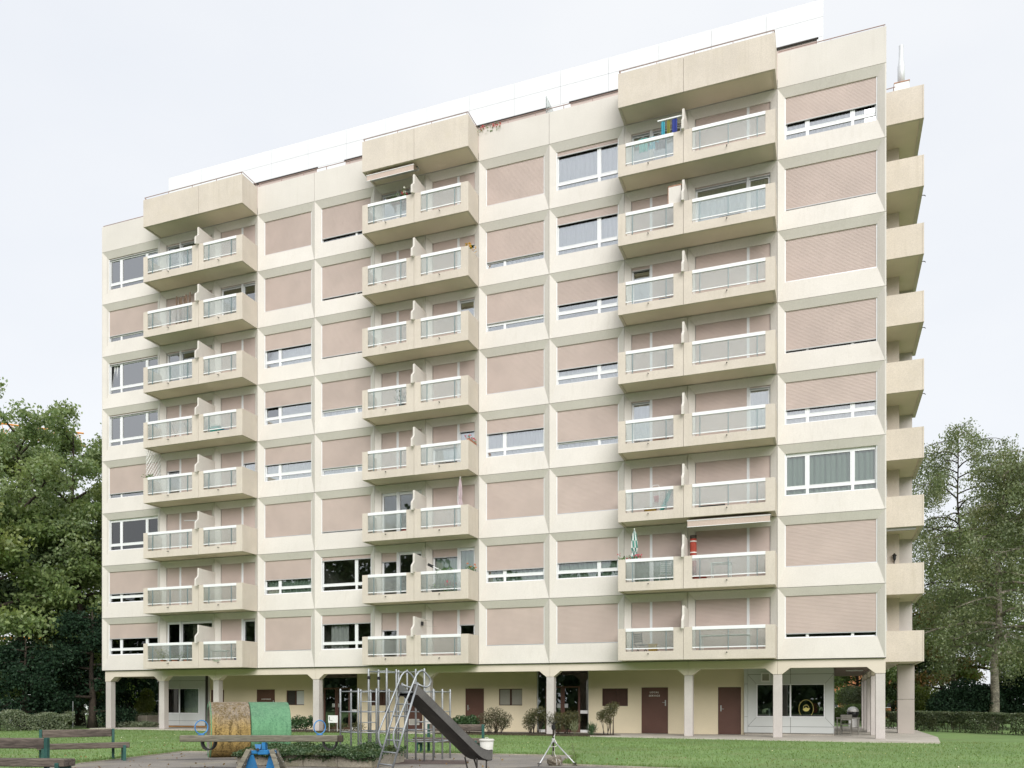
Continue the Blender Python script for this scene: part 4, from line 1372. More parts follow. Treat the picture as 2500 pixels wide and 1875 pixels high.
posy('pink_geraniums', 'pink geraniums on the balcony corner below the striped parasol', 28.95, -1.0, Z0 + 1 * FH + 1.27, 0.95, 0.2, 0.24, M['petal_pink'], 130, 44, False, 0.1)
posy('herb_plant', 'small green plant on the balcony corner below the lattice', 4.16, -1.0, Z0 + 3 * FH + 1.27, 0.5, 0.18, 0.2, M['leafpot'], 120, 4, False)


def potted(label, x, y, z, rp, hp, hpl, wpl, potm, n=120, leafm=None, group=None):
    t = thing('potted_plant', label, 'potted plant', (x, y, z), 0, group)
    obj('pot', MB().lathe([(rp * 0.7, 0), (rp * 0.98, hp * 0.85), (rp * 1.08, hp * 0.86), (rp * 1.08, hp), (rp * 0.9, hp), (rp * 0.9, hp * 0.9)], (0, 0, 0), 14).mesh('pot', potm), t)
    p = RNG.normal(0, 1, (n, 3)) * np.array([wpl / 2.2, wpl / 2.2, hpl / 3.2]) + np.array([0, 0, hp + hpl * 0.5])
    obj('leaves', quads_mesh('leaves', leaves(p, 0.08), leafm or M['leafpot']), t)
    obj('stem', MB().tube([(0, 0, hp * 0.8), (0.01, 0, hp + hpl * 0.5)], 0.01, 5).mesh('stem', M['bark']), t)
    return t


potted('bushy light green plant in a terracotta pot behind the lowest left glass', 5.05, -0.95, balc_z(0), 0.14, 0.22, 0.42, 0.40, M['terracotta'], 200, M['lime'])
potted('terracotta pot with a thin plant at the middle of the lowest left balcony', 5.75, -0.94, balc_z(0), 0.13, 0.20, 0.25, 0.2, M['terracotta'], 40)
potted('dark leaved plant in a terracotta pot beside the lowest curved screen', 6.5, -0.93, balc_z(0), 0.14, 0.2, 0.34, 0.55, M['terracotta'], 130, M['deep'])
potted('thin plant in a dark blue pot at the right end of the lowest left balcony', 9.55, -0.97, balc_z(0), 0.11, 0.26, 0.5, 0.15, M['bluepot'], 60, M['deep'])
potted('green plant in a dark pot on the balcony with the pink flowers', 20.2, -0.85, balc_z(1), 0.18, 0.24, 0.3, 0.3, M['darkpot'], 90)
potted('teal leaved plant behind the frosted glass four storeys up', 18.55, -0.86, balc_z(4), 0.15, 0.25, 0.6, 0.45, M['darkpot'], 140, M['deep'])


def parasol(label, x, y, z, h, r, mats, group=None):
    t = thing('parasol', label, 'parasol', (x, y, z), 0, group)
    obj('pole', MB().tube([(0, 0, 0), (0, 0, h)], 0.02, 8).lathe([(0.0, h), (0.03, h + 0.01), (0.028, h + 0.05), (0.0, h + 0.07)], (0, 0, 0), 8).mesh('pole', M['white']), t)
    obj('foot', MB().lathe([(0.22, 0.0), (0.22, 0.05), (0.06, 0.08), (0.05, 0.2), (0.03, 0.2)], (0, 0, 0), 14).mesh('foot', M['white']), t)
    q = MB()
    n = 16
    zz = [h - 0.01, h - 0.15, h - 0.45, h - 0.75, h - 0.90, h - 0.93, h - 1.10, h - 1.22]
    rr = [0.02, r * 0.55, r * 0.85, r * 1.0, r * 0.75, r * 0.72, r * 1.15, r * 1.35]
    rows = []
    for i, (a_, b_) in enumerate(zip(zz, rr)):
        rows.append([((b_ * (1.0 if j % 2 else 0.62)) * math.cos(2 * math.pi * j / n + 0.35 * i), (b_ * (1.0 if j % 2 else 0.62)) * math.sin(2 * math.pi * j / n + 0.35 * i), a_ - (0.06 if i == 7 and j % 4 == 1 else 0)) for j in range(n)])
    for i in range(len(rows) - 1):
        for j in range(n):
            q.use(mats[(j // 2 + i) % len(mats)])
            q.face([rows[i + 1][j], rows[i + 1][(j + 1) % n], rows[i][(j + 1) % n], rows[i][j]])
    obj('canopy', q.mesh('canopy'), t)
    return t


parasol('closed lilac parasol on a balcony of the middle stack', 21.36, -0.8, balc_z(2), 2.33, 0.10, [M['lilac']])
parasol('closed green and white striped parasol above the pink geraniums', 29.10, -0.8, balc_z(1), 2.30, 0.15, [M['stripe_g'], M['stripe_w']])

t = thing('rolled_carpet', 'rolled up carpet with red back standing on end on a balcony', 'carpet', (31.40, -0.35, balc_z(1)))
obj('roll', MB().use(M['redroll']).lathe([(0.125, 0), (0.135, 1.0), (0.13, 1.85)], (0, 0, 0), 14).use(M['bark']).lathe([(0.131, 1.851), (0.131, 1.99), (0.08, 1.99)], (0, 0, 0), 14).mesh('roll', None, True), t)
for zz in (0.97, 1.27, 1.72):
    obj('strap', MB().lathe([(0.142, 0), (0.142, 0.045), (0.13, 0.045)], (0, 0, 0), 14).mesh('strap', M['bin']), t, (0, 0, zz))


def patio_table(label, x, y, z, w, d, h, m, rz=0):
    t = thing('patio_table', label, 'table', (x, y, z), rz)
    obj('tabletop', MB().cbox(-w / 2, w / 2, -d / 2, d / 2, h - 0.03, h, 0.008).mesh('tabletop', m), t)
    leg = MB().box(-0.018, 0.018, -0.018, 0.018, 0, h - 0.03).mesh('leg', m)
    for sx in (-1, 1):
        for sy in (-1, 1):
            obj('leg', leg, t, (sx * (w / 2 - 0.05), sy * (d / 2 - 0.05), 0))
    return t


def patio_chair(label, x, y, z, m, rz=0, group=None):
    t = thing('patio_chair', label, 'chair', (x, y, z), rz, group)
    obj('seat', MB().cbox(-0.22, 0.22, -0.22, 0.22, 0.41, 0.44, 0.008).mesh('seat', m), t)
    q = MB()
    for i in range(5):
        q.box(-0.2, 0.2, 0.19 + 0.012 * i, 0.215 + 0.012 * i, 0.52 + i * 0.075, 0.57 + i * 0.075)
    obj('backrest', q.mesh('backrest', m), t)
    for sx in (-1, 1):
        obj('leg', MB().tube([(sx * 0.21, -0.23, 0), (sx * 0.21, 0.19, 0.44), (sx * 0.21, 0.26, 0.92)], 0.014, 6).mesh('leg', m), t)
        obj('leg', MB().tube([(sx * 0.21, 0.26, 0), (sx * 0.21, -0.21, 0.43)], 0.014, 6).mesh('leg', m), t)
    return t


patio_table('white table behind the glass of the lowest left balcony', 8.5, -0.72, balc_z(0), 1.0, 0.6, 0.62, M['white'])
t = thing('white_basin', 'white shallow basin on the floor edge under the white table', 'basin', (8.5, -0.88, balc_z(0)))
obj('bowl', MB().lathe([(0.2, 0.0), (0.34, 0.12), (0.37, 0.15), (0.35, 0.15), (0.2, 0.02)], (0, 0, 0), 20).mesh('bowl', M['white']), t)
patio_table('white table behind glass beside the rolled carpet', 32.55, -0.72, balc_z(1), 0.8, 0.6, 0.75, M['white'])
patio_chair('white folding chair behind glass under the pink geranium balcony end', 30.3, -0.6, balc_z(1), M['white'], R(200))
patio_table('long white table behind the lowest right hand glass', 32.7, -0.72, balc_z(0), 1.9, 0.6, 0.72, M['white'])
patio_chair('dark chair behind the lowest glass of the right stack', 29.35, -0.55, balc_z(0), M['darkpot'], R(150))
t = thing('ochre_crate', 'ochre crate behind glass beside the dark chair', 'crate', (29.85, -0.75, balc_z(0)))
obj('crate_body', MB().cbox(-0.16, 0.16, -0.14, 0.14, 0, 0.4, 0.012).mesh('crate_body', M['ochre']), t)
obj('crate_rim', MB().cbox(-0.175, 0.175, -0.155, 0.155, 0.402, 0.44, 0.01).mesh('crate_rim', M['ochre']), t)
t = thing('yellow_tub', 'ochre tub on the balcony with the folded teal lounger', 'tub', (29.75, -0.8, balc_z(2)))
obj('tub_body', MB().lathe([(0.2, 0), (0.26, 0.3), (0.28, 0.31), (0.25, 0.31), (0.19, 0.03)], (0, 0, 0), 16).mesh('tub_body', M['ochre']), t)
t = thing('folded_lounger', 'folded teal sun lounger leaning behind balcony glass', 'lounger', (30.45, -0.93, balc_z(2)), 0)
obj('fabric', MB().prism([(-0.35, 0.02), (-0.20, 0.02), (0.22, 0.95), (0.07, 0.95)], 'y', -0.03, 0.03).mesh('fabric', M['teal']), t)
obj('frame', MB().tube([(-0.42, 0, 0), (0.10, 0, 1.0)], 0.014, 6).tube([(-0.16, 0.04, 0), (0.27, 0.04, 0.97)], 0.014, 6).mesh('frame', M['alu']), t)
t = thing('red_bucket', 'red bucket hanging behind glass on the balcony with the teal lounger', 'bucket', (29.95, -0.5, balc_z(2) + 0.62))
obj('bucket_body', MB().lathe([(0.09, 0), (0.12, 0.24), (0.11, 0.24)], (0, 0, 0), 14).mesh('bucket_body', M['red']), t)
obj('bail', MB().tube([(-0.11, 0, 0.23), (-0.08, 0, 0.36), (0.08, 0, 0.36), (0.11, 0, 0.23)], 0.006, 5).mesh('bail', M['alu']), t)
t = thing('ladder_frame', 'small white trolley handle sticking up above the rail near the teal lounger', 'trolley', (29.95, -0.7, balc_z(2)))
obj('frame', MB().tube([(-0.14, 0, 0), (-0.14, 0, 1.2), (-0.10, 0, 1.26), (0.10, 0, 1.26), (0.14, 0, 1.2), (0.14, 0, 0)], 0.013, 6).mesh('frame', M['white']), t)
obj('wheel', MB().box(-0.16, 0.16, -0.04, 0.04, 0.0, 0.07).mesh('wheel', M['black']), t)

# bundle of dark canes, boxes, drying racks of the left stack
t = thing('cane_bundle', 'dark bamboo canes standing upright above the left balcony rail', 'canes', (5.55, -0.55, balc_z(6)))
for i in range(6):
    x = 0.15 * i + random.uniform(-0.03, 0.03)
    c_ = obj('cane', MB().tube([(0, 0, 0), (random.uniform(-0.02, 0.02), 0.02, 0.9), (random.uniform(-0.04, 0.04), 0.0, 1.85 + random.uniform(-0.1, 0.1))], [0.045, 0.042, 0.036], 8).mesh('cane', M['bamboo']), t, (x, random.uniform(-0.05, 0.05), 0))


def drying_rack(label, x, y, z, rz=0):
    t = thing('drying_rack', label, 'drying rack', (x, y, z), rz)
    q = MB()
    for sx in (-1, 1):
        q.tube([(sx * 0.4, -0.25, 0), (sx * 0.4, 0.25, 0.85)], 0.011, 6).tube([(sx * 0.4, 0.25, 0), (sx * 0.4, -0.25, 0.85)], 0.011, 6)
    obj('legs', q.mesh('legs', M['black']), t)
    q = MB()
    for i in range(8):
        q.tube([(-0.75, -0.25 + i * 0.07, 0.86), (0.75, -0.25 + i * 0.07, 0.86)], 0.006, 5)
    q.tube([(-0.75, -0.25, 0.86), (-0.75, 0.25, 0.86)], 0.01, 5).tube([(0.75, -0.25, 0.86), (0.75, 0.25, 0.86)], 0.01, 5)
    obj('rack_top', q.mesh('rack_top', M['alu']), t)
    return t


drying_rack('black legged drying rack behind the left stack glass above the lattice', 5.9, -0.6, balc_z(4))
t = thing('storage_box', 'teal storage box behind glass on the left stack', 'box', (8.25, -0.8, balc_z(4)))
obj('box_body', MB().cbox(-0.28, 0.28, -0.2, 0.2, 0, 0.42, 0.015).mesh('box_body', M['teal']), t)
obj('lid', MB().cbox(-0.30, 0.30, -0.22, 0.22, 0.422, 0.47, 0.012).mesh('lid', M['white']), t)
t = thing('storage_box', 'flat blue storage box on the floor beside the teal box', 'box', (8.85, -0.78, balc_z(4)))
obj('box_body', MB().cbox(-0.25, 0.25, -0.18, 0.18, 0, 0.2, 0.012).mesh('box_body', M['bluebox']), t)
obj('lid', MB().cbox(-0.265, 0.265, -0.195, 0.195, 0.202, 0.235, 0.01).mesh('lid', M['bluebox']), t)
t = thing('storage_box', 'brown planter box behind the glass right of the lattice balcony', 'box', (8.3, -0.75, balc_z(3)))
obj('box_body', MB().cbox(-0.45, 0.45, -0.18, 0.18, 0, 0.22, 0.012).mesh('box_body', M['terracotta']), t)
obj('soil', MB().box(-0.42, 0.42, -0.15, 0.15, 0.221, 0.24).mesh('soil', M['soil']), t)
# diamond lattice at the left end of one balcony
t = thing('trellis', 'white diamond lattice trellis closing the left end of a balcony', 'trellis', (4.00, -1.02, balc_z(3) + 1.06))
q = MB()
Lw, Lh = 1.0, 1.48
for i in range(-9, 9):
    for sgn in (1, -1):
        pts = []
        y_, z_ = i * 0.16, 0.0
        a0 = max(0.0, -i * 0.16) if sgn > 0 else max(0.0, i * 0.16 - Lw)
        a1 = min(Lh / 1.5, Lw - i * 0.16) if sgn > 0 else min(Lh / 1.5, i * 0.16)
        if a1 - a0 > 0.06:
            q.tube([(0.008 * sgn, i * 0.16 + sgn * a0, a0 * 1.5), (0.008 * sgn, i * 0.16 + sgn * a1, a1 * 1.5)], 0.016, 4)
obj('lattice', q.mesh('lattice', M['white']), t)
t = thing('rotary_airer', 'small white folding airer fixed to a curved screen of the left stack', 'airer', (7.1, -0.95, Z0 + 2 * FH + 1.72))
obj('arm', MB().tube([(0.27, 0, 0), (-0.65, -0.1, 0.02)], 0.018, 6).tube([(0.24, 0, -0.1), (-0.2, -0.05, 0.0)], 0.01, 6).mesh('arm', M['alu']), t)
obj('clamp', MB().cbox(0.18, 0.25, -0.05, 0.05, -0.12, 0.06, 0.01).mesh('clamp', M['bluebox']), t)

# washing on the topmost right hand balcony
t = thing('clothes_rail', 'white rail with towels hanging from the top curved screen', 'clothes rail', (30.70, -1.0, Z0 + 7 * FH + 1.95))
obj('rail', MB().cbox(-0.62, 0.36, -0.03, 0.03, -0.02, 0.04, 0.01).mesh('rail', M['white']), t)


def hang(name, label, x, y, z, w, h, m, shirt=False):
    t = thing(name, label, 'towel' if not shirt else 'shirt', (x, y, z))
    q = MB()
    n = 8
    for i in range(n):
        xa_, xb_ = -w / 2 + w * i / n, -w / 2 + w * (i + 1) / n
        ya_, yb_ = 0.02 * math.sin(i * 1.9), 0.02 * math.sin((i + 1) * 1.9)
        q.face([(xa_, ya_ * 1.6, -h), (xb_, yb_ * 1.6, -h - 0.01 * (i % 2)), (xb_, yb_, 0), (xa_, ya_, 0)])
    if shirt:
        q.face([(-w / 2, 0, 0), (-w / 2, 0, -0.2), (-w / 2 - 0.14, 0.01, -0.30), (-w / 2 - 0.17, 0.01, -0.14)])
        q.face([(w / 2, 0, 0), (w / 2 + 0.17, 0.01, -0.14), (w / 2 + 0.14, 0.01, -0.30), (w / 2, 0, -0.2)])
    obj('cloth', q.mesh('cloth', m, True), t)
    obj('peg', MB().tube([(0, 0, 0.0), (0, 0, 0.07), (0.03, 0, 0.1)], 0.006, 5).tube([(-w / 2, 0, -0.01), (0, 0, 0.06), (w / 2, 0, -0.01)], 0.005, 5).mesh('peg', M['alu']), t)
    return t


hz = Z0 + 7 * FH
hang('towel', 'cyan towel, leftmost on the white rail', 30.30, -0.99, hz + 1.92, 0.14, 0.62, M['cyan'])
hang('towel', 'olive green towel in the middle of the white rail', 30.52, -0.99, hz + 1.92, 0.13, 0.62, M['oliveb'])
hang('towel', 'navy blue towel on the white rail nearest the screen', 30.76, -0.99, hz + 1.92, 0.2, 0.66, M['navy'])
hang('shirt', 'teal shirt drying on the topmost right balcony', 29.45, -0.7, hz + 1.62, 0.34, 0.55, M['teal'], True)
hang('shirt', 'sky blue shirt drying beside the teal shirt', 29.78, -0.62, hz + 1.66, 0.26, 0.5, M['cyan'], True)
hang('shirt', 'slate grey shirt drying beside the hanging towels', 30.12, -0.55, hz + 1.72, 0.40, 0.6, M['slate'], True)
t = thing('planter_screen', 'pale box with rusty top edge beside the curved screen of the right stack', 'screen', (30.78, -1.0, Z0 + 6 * FH + 1.2))
obj('box_body', MB().cbox(-0.25, 0.25, -0.08, 0.08, 0.05, 0.78, 0.01).mesh('box_body', M['panel']), t)
obj('edge_trim', MB().cbox(-0.27, 0.27, -0.09, 0.09, 0.782, 0.82, 0.008).cbox(-0.272, -0.252, -0.085, 0.085, 0.05, 0.78, 0.006).mesh('edge_trim', M['cardboard']), t)
# lamps, pole with black head
t = thing('tilted_pole', 'tilted white pole with black padded end above the handrail', 'pole', (20.35, -0.9, balc_z(1) + 1.0))
obj('pole', MB().tube([(0.35, 0, 0), (-0.28, 0, 0.30)], 0.022, 8).mesh('pole', M['white']), t)
obj('grip', MB().tube([(-0.26, 0, 0.29), (-0.50, 0, 0.405)], 0.06, 10).mesh('grip', M['black']), t)
t = thing('wall_lamp', 'small dark lamp on the lowest curved screen of the middle stack', 'lamp', (19.34, -0.55, Z0 + 1.90))
obj('bracket', MB().tube([(0, 0, 0.1), (0.06, 0, 0.1), (0.45, -0.02, 0.05)], 0.012, 6).tube([(0.02, 0, -0.15), (0.7, 0.1, -0.2)], 0.007, 6).mesh('bracket', M['louver']), t)
obj('lamp_head', MB().cbox(-0.0, 0.09, -0.06, 0.06, -0.14, 0.04, 0.015).mesh('lamp_head', M['black']), t)
t = thing('lantern', 'black coach lantern on the beige wall of the end balcony', 'lantern', (39.18, 5.52, Z0 + FH + 1.75))
obj('bracket', MB().tube([(0, 0.08, -0.05), (0, 0.0, -0.12), (0, -0.06, -0.05)], 0.014, 6).tube([(0, 0.07, -0.1), (0, 0.07, -0.9)], 0.02, 6).mesh('bracket', M['black']), t)
obj('lamp_shade', MB().lathe([(0.03, -0.10), (0.06, -0.03), (0.075, 0.12), (0.11, 0.13), (0.02, 0.22), (0.0, 0.25)], (0, -0.07, 0), 8).mesh('lamp_shade', M['black']), t)


def basket(label, x, y, z, m, w=0.5):
    t = thing('crate', label, 'crate', (x, y, z), 0)
    obj('crate_body', MB().cbox(-w / 2, w / 2, -0.15, 0.15, 0, 0.2, 0.012).mesh('crate_body', m), t)
    obj('crate_rim', MB().cbox(-w / 2 - 0.012, w / 2 + 0.012, -0.162, 0.162, 0.202, 0.225, 0.008).mesh('crate_rim', m), t)


basket('red crate behind glass left of the white table on the right stack', 31.75, -0.85, balc_z(1), M['redroll'], 0.45)
basket('red crate behind glass below the closed lilac parasol balcony end', 18.65, -0.85, balc_z(2), M['red'], 0.3)
basket('dark crate on the top left balcony of the middle stack', 17.25, -0.85, balc_z(7), M['darkpot'], 0.5)
basket('blue crate behind glass four storeys up the right stack', 30.4, -0.85, balc_z(5), M['bluebox'], 0.5)
basket('dark low crate behind the wide glass of the right stack, seventh storey', 32.9, -0.85, balc_z(6), M['bark'], 0.8)
basket('brown low crate behind the glass with red flowers', 21.0, -0.85, balc_z(3), M['bamboo'], 0.5)
basket('dark storage crate behind the wide glass beside the teal lounger balcony', 32.2, -0.8, balc_z(2), M['car_dark'], 1.0)
basket('orange crate behind glass of the right stack, fourth storey', 30.2, -0.85, balc_z(3), M['cardboard'], 0.6)


# ------------------------------------------------------------------ the playground
def bench(label, loc, rz, bl, sl, s_off, back_h=0.80, seat_h=0.45):
    """Bench of heavy timbers on green steel: local x along it, it faces -y."""
    t = thing('park_bench', label, 'bench', loc, rz, 'park benches round the playground')
    obj('back_plank', MB().cbox(-bl / 2 + 0.05, bl / 2 - 0.05, -0.03, 0.03, back_h - 0.19, back_h, 0.012).mesh('back_plank', M['wood']), t)
    pm = MB().cbox(-bl / 2 - 0.012, -bl / 2 + 0.048, -0.045, 0.045, -0.05, back_h + 0.005, 0.006)
    for zz in (back_h - 0.05, back_h - 0.13):
        pm.tube([(-bl / 2 - 0.018, 0, zz), (-bl / 2 - 0.008, 0, zz)], 0.012, 6)
        pm.tube([(-bl / 2 + 0.018, -0.053, zz), (-bl / 2 + 0.018, -0.044, zz)], 0.012, 6)
    po = pm.mesh('back_post', M['green_steel'])
    obj('back_post', po, t)
    o = obj('back_post', po, t)
    o.rotation_euler = (0, 0, math.pi)
    for j, (y0, y1) in enumerate(((-0.27, -0.10), (-0.45, -0.28))):
        w_ = MB().use(M['wood']).cbox(-sl / 2, sl / 2, y0, y1, seat_h - 0.13, seat_h + (0.004 if j else 0), 0.014)
        obj('seat_plank', w_.mesh('seat_plank'), t, (s_off, 0, 0))
    lg = MB().cbox(-0.035, 0.035, -0.47, -0.40, -0.05, seat_h - 0.06, 0.006).cbox(-0.035, 0.035, -0.16, -0.09, -0.05, seat_h - 0.131, 0.006).cbox(-0.03, 0.03, -0.399, -0.161, seat_h - 0.20, seat_h - 0.131, 0.004).mesh('leg', M['green_steel'])
    for sx in (-1, 1):
        obj('leg', lg, t, (s_off + sx * (sl / 2 - 0.12), 0, 0))
    return t


x, y = ahead(110, 15.1)
bench('nearest wooden bench with green posts, cut off by the photo edge', (x - 0.95 * _c + 0.0, y - 0.95 * _s + 0.07, -0.03), YAW - R(6), 2.0, 2.3, 0.45, 0.80, 0.45)
bench('wooden bench with green posts at the lawn edge, left of the seesaw', (19.25, -19.05, -0.03), R(52), 1.62, 2.0, 0.12, 0.77, 0.44)
bench('wooden bench standing behind the slide and the climbing frame', (26.45, -12.55, -0.05), R(2), 1.72, 2.05, -0.12, 0.82, 0.44)

# seesaw
t = thing('seesaw', 'wooden seesaw with blue ring handles and half tyre buffers', 'seesaw', (*ahead(639, 17.9), -0.03), YAW)
hl = 1.72
q = MB().use(M['wood_grey']).cbox(-hl, hl - 0.10, -0.075, 0.075, 0.60, 0.735, 0.012).use(M['wood_end']).cbox(hl - 0.099, hl, -0.077, 0.077, 0.597, 0.738, 0.012)
obj('beam', q.mesh('beam'), t)
for sx, px in ((-1, -1.28), (1, 1.23)):
    ring = [(0.145 * math.cos(a) * math.cos(R(48)), 0.145 * math.cos(a) * math.sin(R(48)), 0.17 + 0.145 * math.sin(a)) for a in [2 * math.pi * i / 28 for i in range(28)]]
    obj('ring_handle', MB().tube(ring, 0.013, 8, True).cbox(-0.06, 0.06, -0.05, 0.05, 0.0, 0.02, 0.005).mesh('ring_handle', M['blue_light'], True), t, (px, 0, 0.737))
    arc = [(0.125 * math.cos(a), 0.0, 0.0 - 0.155 * math.sin(a)) for a in [math.pi * i / 14 for i in range(15)]]
    q = MB()
    for (xa_, _, za_), (xb_, _, zb_) in zip(arc, arc[1:]):
        n0 = Vector((xa_, za_)).normalized() * 0.028
        n1 = Vector((xb_, zb_)).normalized() * 0.028
        q.add([(xa_, -0.07, za_), (xb_, -0.07, zb_), (xb_, 0.07, zb_), (xa_, 0.07, za_), (xa_ + n0.x, -0.08, za_ + n0.y), (xb_ + n1.x, -0.08, zb_ + n1.y), (xb_ + n1.x, 0.08, zb_ + n1.y), (xa_ + n0.x, 0.08, za_ + n0.y)],
              [(0, 1, 2, 3), (7, 6, 5, 4), (0, 4, 5, 1), (2, 6, 7, 3)])
    obj('tyre_buffer', q.mesh('tyre_buffer', M['rubber']), t, (px - sx * 0.14 + (0.02 if sx < 0 else 0.36), 0, 0.60))
q = MB().use(M['blue']).cbox(-0.06, 0.16, -0.10, 0.10, 0.33, 0.43, 0.01).cbox(-0.27, 0.30, -0.07, 0.07, 0.345, 0.415, 0.008).cbox(0.02, 0.10, -0.09, 0.09, 0.431, 0.585, 0.01)
q.use(M['blue_light']).prism([(-0.12, 0.55), (0.02, 0.55), (0.0, 0.45), (-0.08, 0.42)], 'y', -0.10, -0.085).use(M['dark']).tube([(-0.05, -0.14, 0.44), (-0.05, 0.14, 0.44)], 0.03, 10).cbox(-0.275, -0.24, -0.06, 0.06, 0.33, 0.425, 0.004)
obj('bearing', q.mesh('bearing'), t)
for sx in (-1, 1):
    q = MB()
    q.prism([(sx * 0.20 - 0.13, 0.02), (sx * 0.20 + 0.14, 0.02), (sx * 0.20 + 0.04, 0.33), (sx * 0.20 - 0.05, 0.33)], 'y', -0.012 + sx * 0.05, 0.012 + sx * 0.05)
    obj('base_plate', q.mesh('base_plate', M['blue']), t)
    for sy in (-1, 1):
        q = MB()
        a0, a1 = Vector((sx * 0.42 + sy * 0.03, sy * -0.34, 0.0)), Vector((sx * 0.24, sy * -0.09, 0.42))
        d = (a1 - a0).normalized()
        u_ = Vector((1, 0, 0)) - d * d.x
        u_.normalize()
        v_ = d.cross(u_)
        hw = 0.05
        vs = [a0 + u_ * i * hw + v_ * j * hw for i, j in ((-1, -1), (1, -1), (1, 1), (-1, 1))] + [a1 + u_ * i * hw + v_ * j * hw for i, j in ((-1, -1), (1, -1), (1, 1), (-1, 1))]
        q.use(M['wood_grey']).add(vs, [(0, 3, 2, 1), (4, 5, 6, 7), (0, 1, 5, 4), (1, 2, 6, 5), (2, 3, 7, 6), (3, 0, 4, 7)])
        q.use(M['alu'])
        for f_ in (0.35, 0.62, 0.85):
            c_ = a0.lerp(a1, f_)
            q.tube([c_ + u_ * 0.045, c_ + u_ * 0.06], 0.012, 6)
        obj('leg', q.mesh('leg'), t)

# the concrete pipe to crawl through
t = thing('tunnel_pipe', 'thick concrete crawl pipe, one half worn yellow, the other half green', 'play tunnel', (*uz(-7.98, 22.15), -0.06), YAW + R(23.5))
OR, IR = 0.735, 0.62


def pipe(x0, x1, mo, mi, lip=None):
    q = MB()
    n = 48
    cyc = lambda r, x: [(x, r * math.cos(2 * math.pi * i / n), OR + r * math.sin(2 * math.pi * i / n)) for i in range(n)]
    rows = [(mo, cyc(OR - 0.015, x0)), (mo, cyc(OR, x0 + 0.015)), (mo, cyc(OR, x1 - 0.015)), (mo, cyc(OR - 0.015, x1)), (lip or mo, cyc(IR, x1)), (mi, cyc(IR, x0)), (lip or mo, cyc(OR - 0.015, x0))]
    for (ma, a_), (mb_, b_) in zip(rows, rows[1:]):
        q.use(mb_)
        m0_ = len(q.v)
        q.v += a_ + b_
        for i in range(n):
            j = (i + 1) % n
            q.f.append((m0_ + j, m0_ + i, m0_ + n + i, m0_ + n + j))
            q.m.append(q.cur)
    return q.mesh('pipe_section', None, False)


o = obj('pipe_section', pipe(0.0, 1.0, M['pipe_yellow'], M['pipe_in'], M['pipe_green']), t, label='worn yellow half of the pipe')
o = obj('pipe_section', pipe(1.015, 2.03, M['pipe_green'], M['pipe_in']), t, label='green half of the pipe')
obj('rim', MB().tube([(0.03, (OR + 0.004) * math.cos(2 * math.pi * i / 40), OR + (OR + 0.004) * math.sin(2 * math.pi * i / 40)) for i in range(40)], 0.016, 6, True).mesh('rim', M['pipe_green']), t)

# raised planter with ivy
t = thing('ivy_planter', 'low concrete planter overgrown with ivy in front of the climbing frame', 'planter', (23.75, -18.75, -0.04), R(6))
q = MB()
pl_w, pl_d = 3.35, 1.9
for i in range(4):
    q.cbox(i * pl_w / 4 + 0.004, (i + 1) * pl_w / 4 - 0.004, 0, 0.14, 0, 0.26, 0.012)
q.cbox(0, 0.14, 0.141, pl_d, 0, 0.26, 0.012).cbox(pl_w - 0.14, pl_w, 0.141, pl_d, 0, 0.26, 0.012).cbox(0.141, pl_w - 0.141, pl_d - 0.14, pl_d, 0, 0.26, 0.012)
obj('planter_wall', q.mesh('planter_wall', M['kerb']), t)
obj('soil', MB().box(0.14, pl_w - 0.14, 0.14, pl_d - 0.14, 0.05, 0.22).mesh('soil', M['soil']), t)
n = 15000
px = RNG.uniform(-0.08, pl_w + 0.08, n)
py = RNG.uniform(-0.06, pl_d, n)
hh = 0.18 + 0.15 * np.sin(np.clip((py + 0.1) / (pl_d * 0.75), 0, 1) * math.pi / 2) + 0.06 * np.sin(px * 3.1) * np.sin(py * 4.3 + 1) + 0.05 * np.sin(px * 7 + 2)
pz = np.clip(hh, 0.1, 1) * RNG.beta(5, 1.2, n) + 0.06
sp = np.column_stack([px, py, pz])
m_ = 2600
hx = RNG.uniform(-0.05, pl_w + 0.1, m_)
reach = 0.02 + 0.06 * (np.sin(hx * 2.3) + 1) * (0.6 + 0.4 * np.sin(hx * 6.7 + 1))
sp2 = np.column_stack([hx, RNG.normal(-0.06, 0.035, m_), 0.30 - RNG.random(m_) * reach])
wisp = np.column_stack([RNG.uniform(0.1, pl_w, 700), RNG.uniform(0.2, pl_d, 700), RNG.uniform(0.4, 0.62, 700)])
obj('ivy', quads_mesh('ivy', np.concatenate([leaves(np.concatenate([sp, sp2]), 0.052, 0.55, 0.8), leaves(wisp, 0.05, 0.2, 0.25)]), M['ivy']), t, kind='stuff')

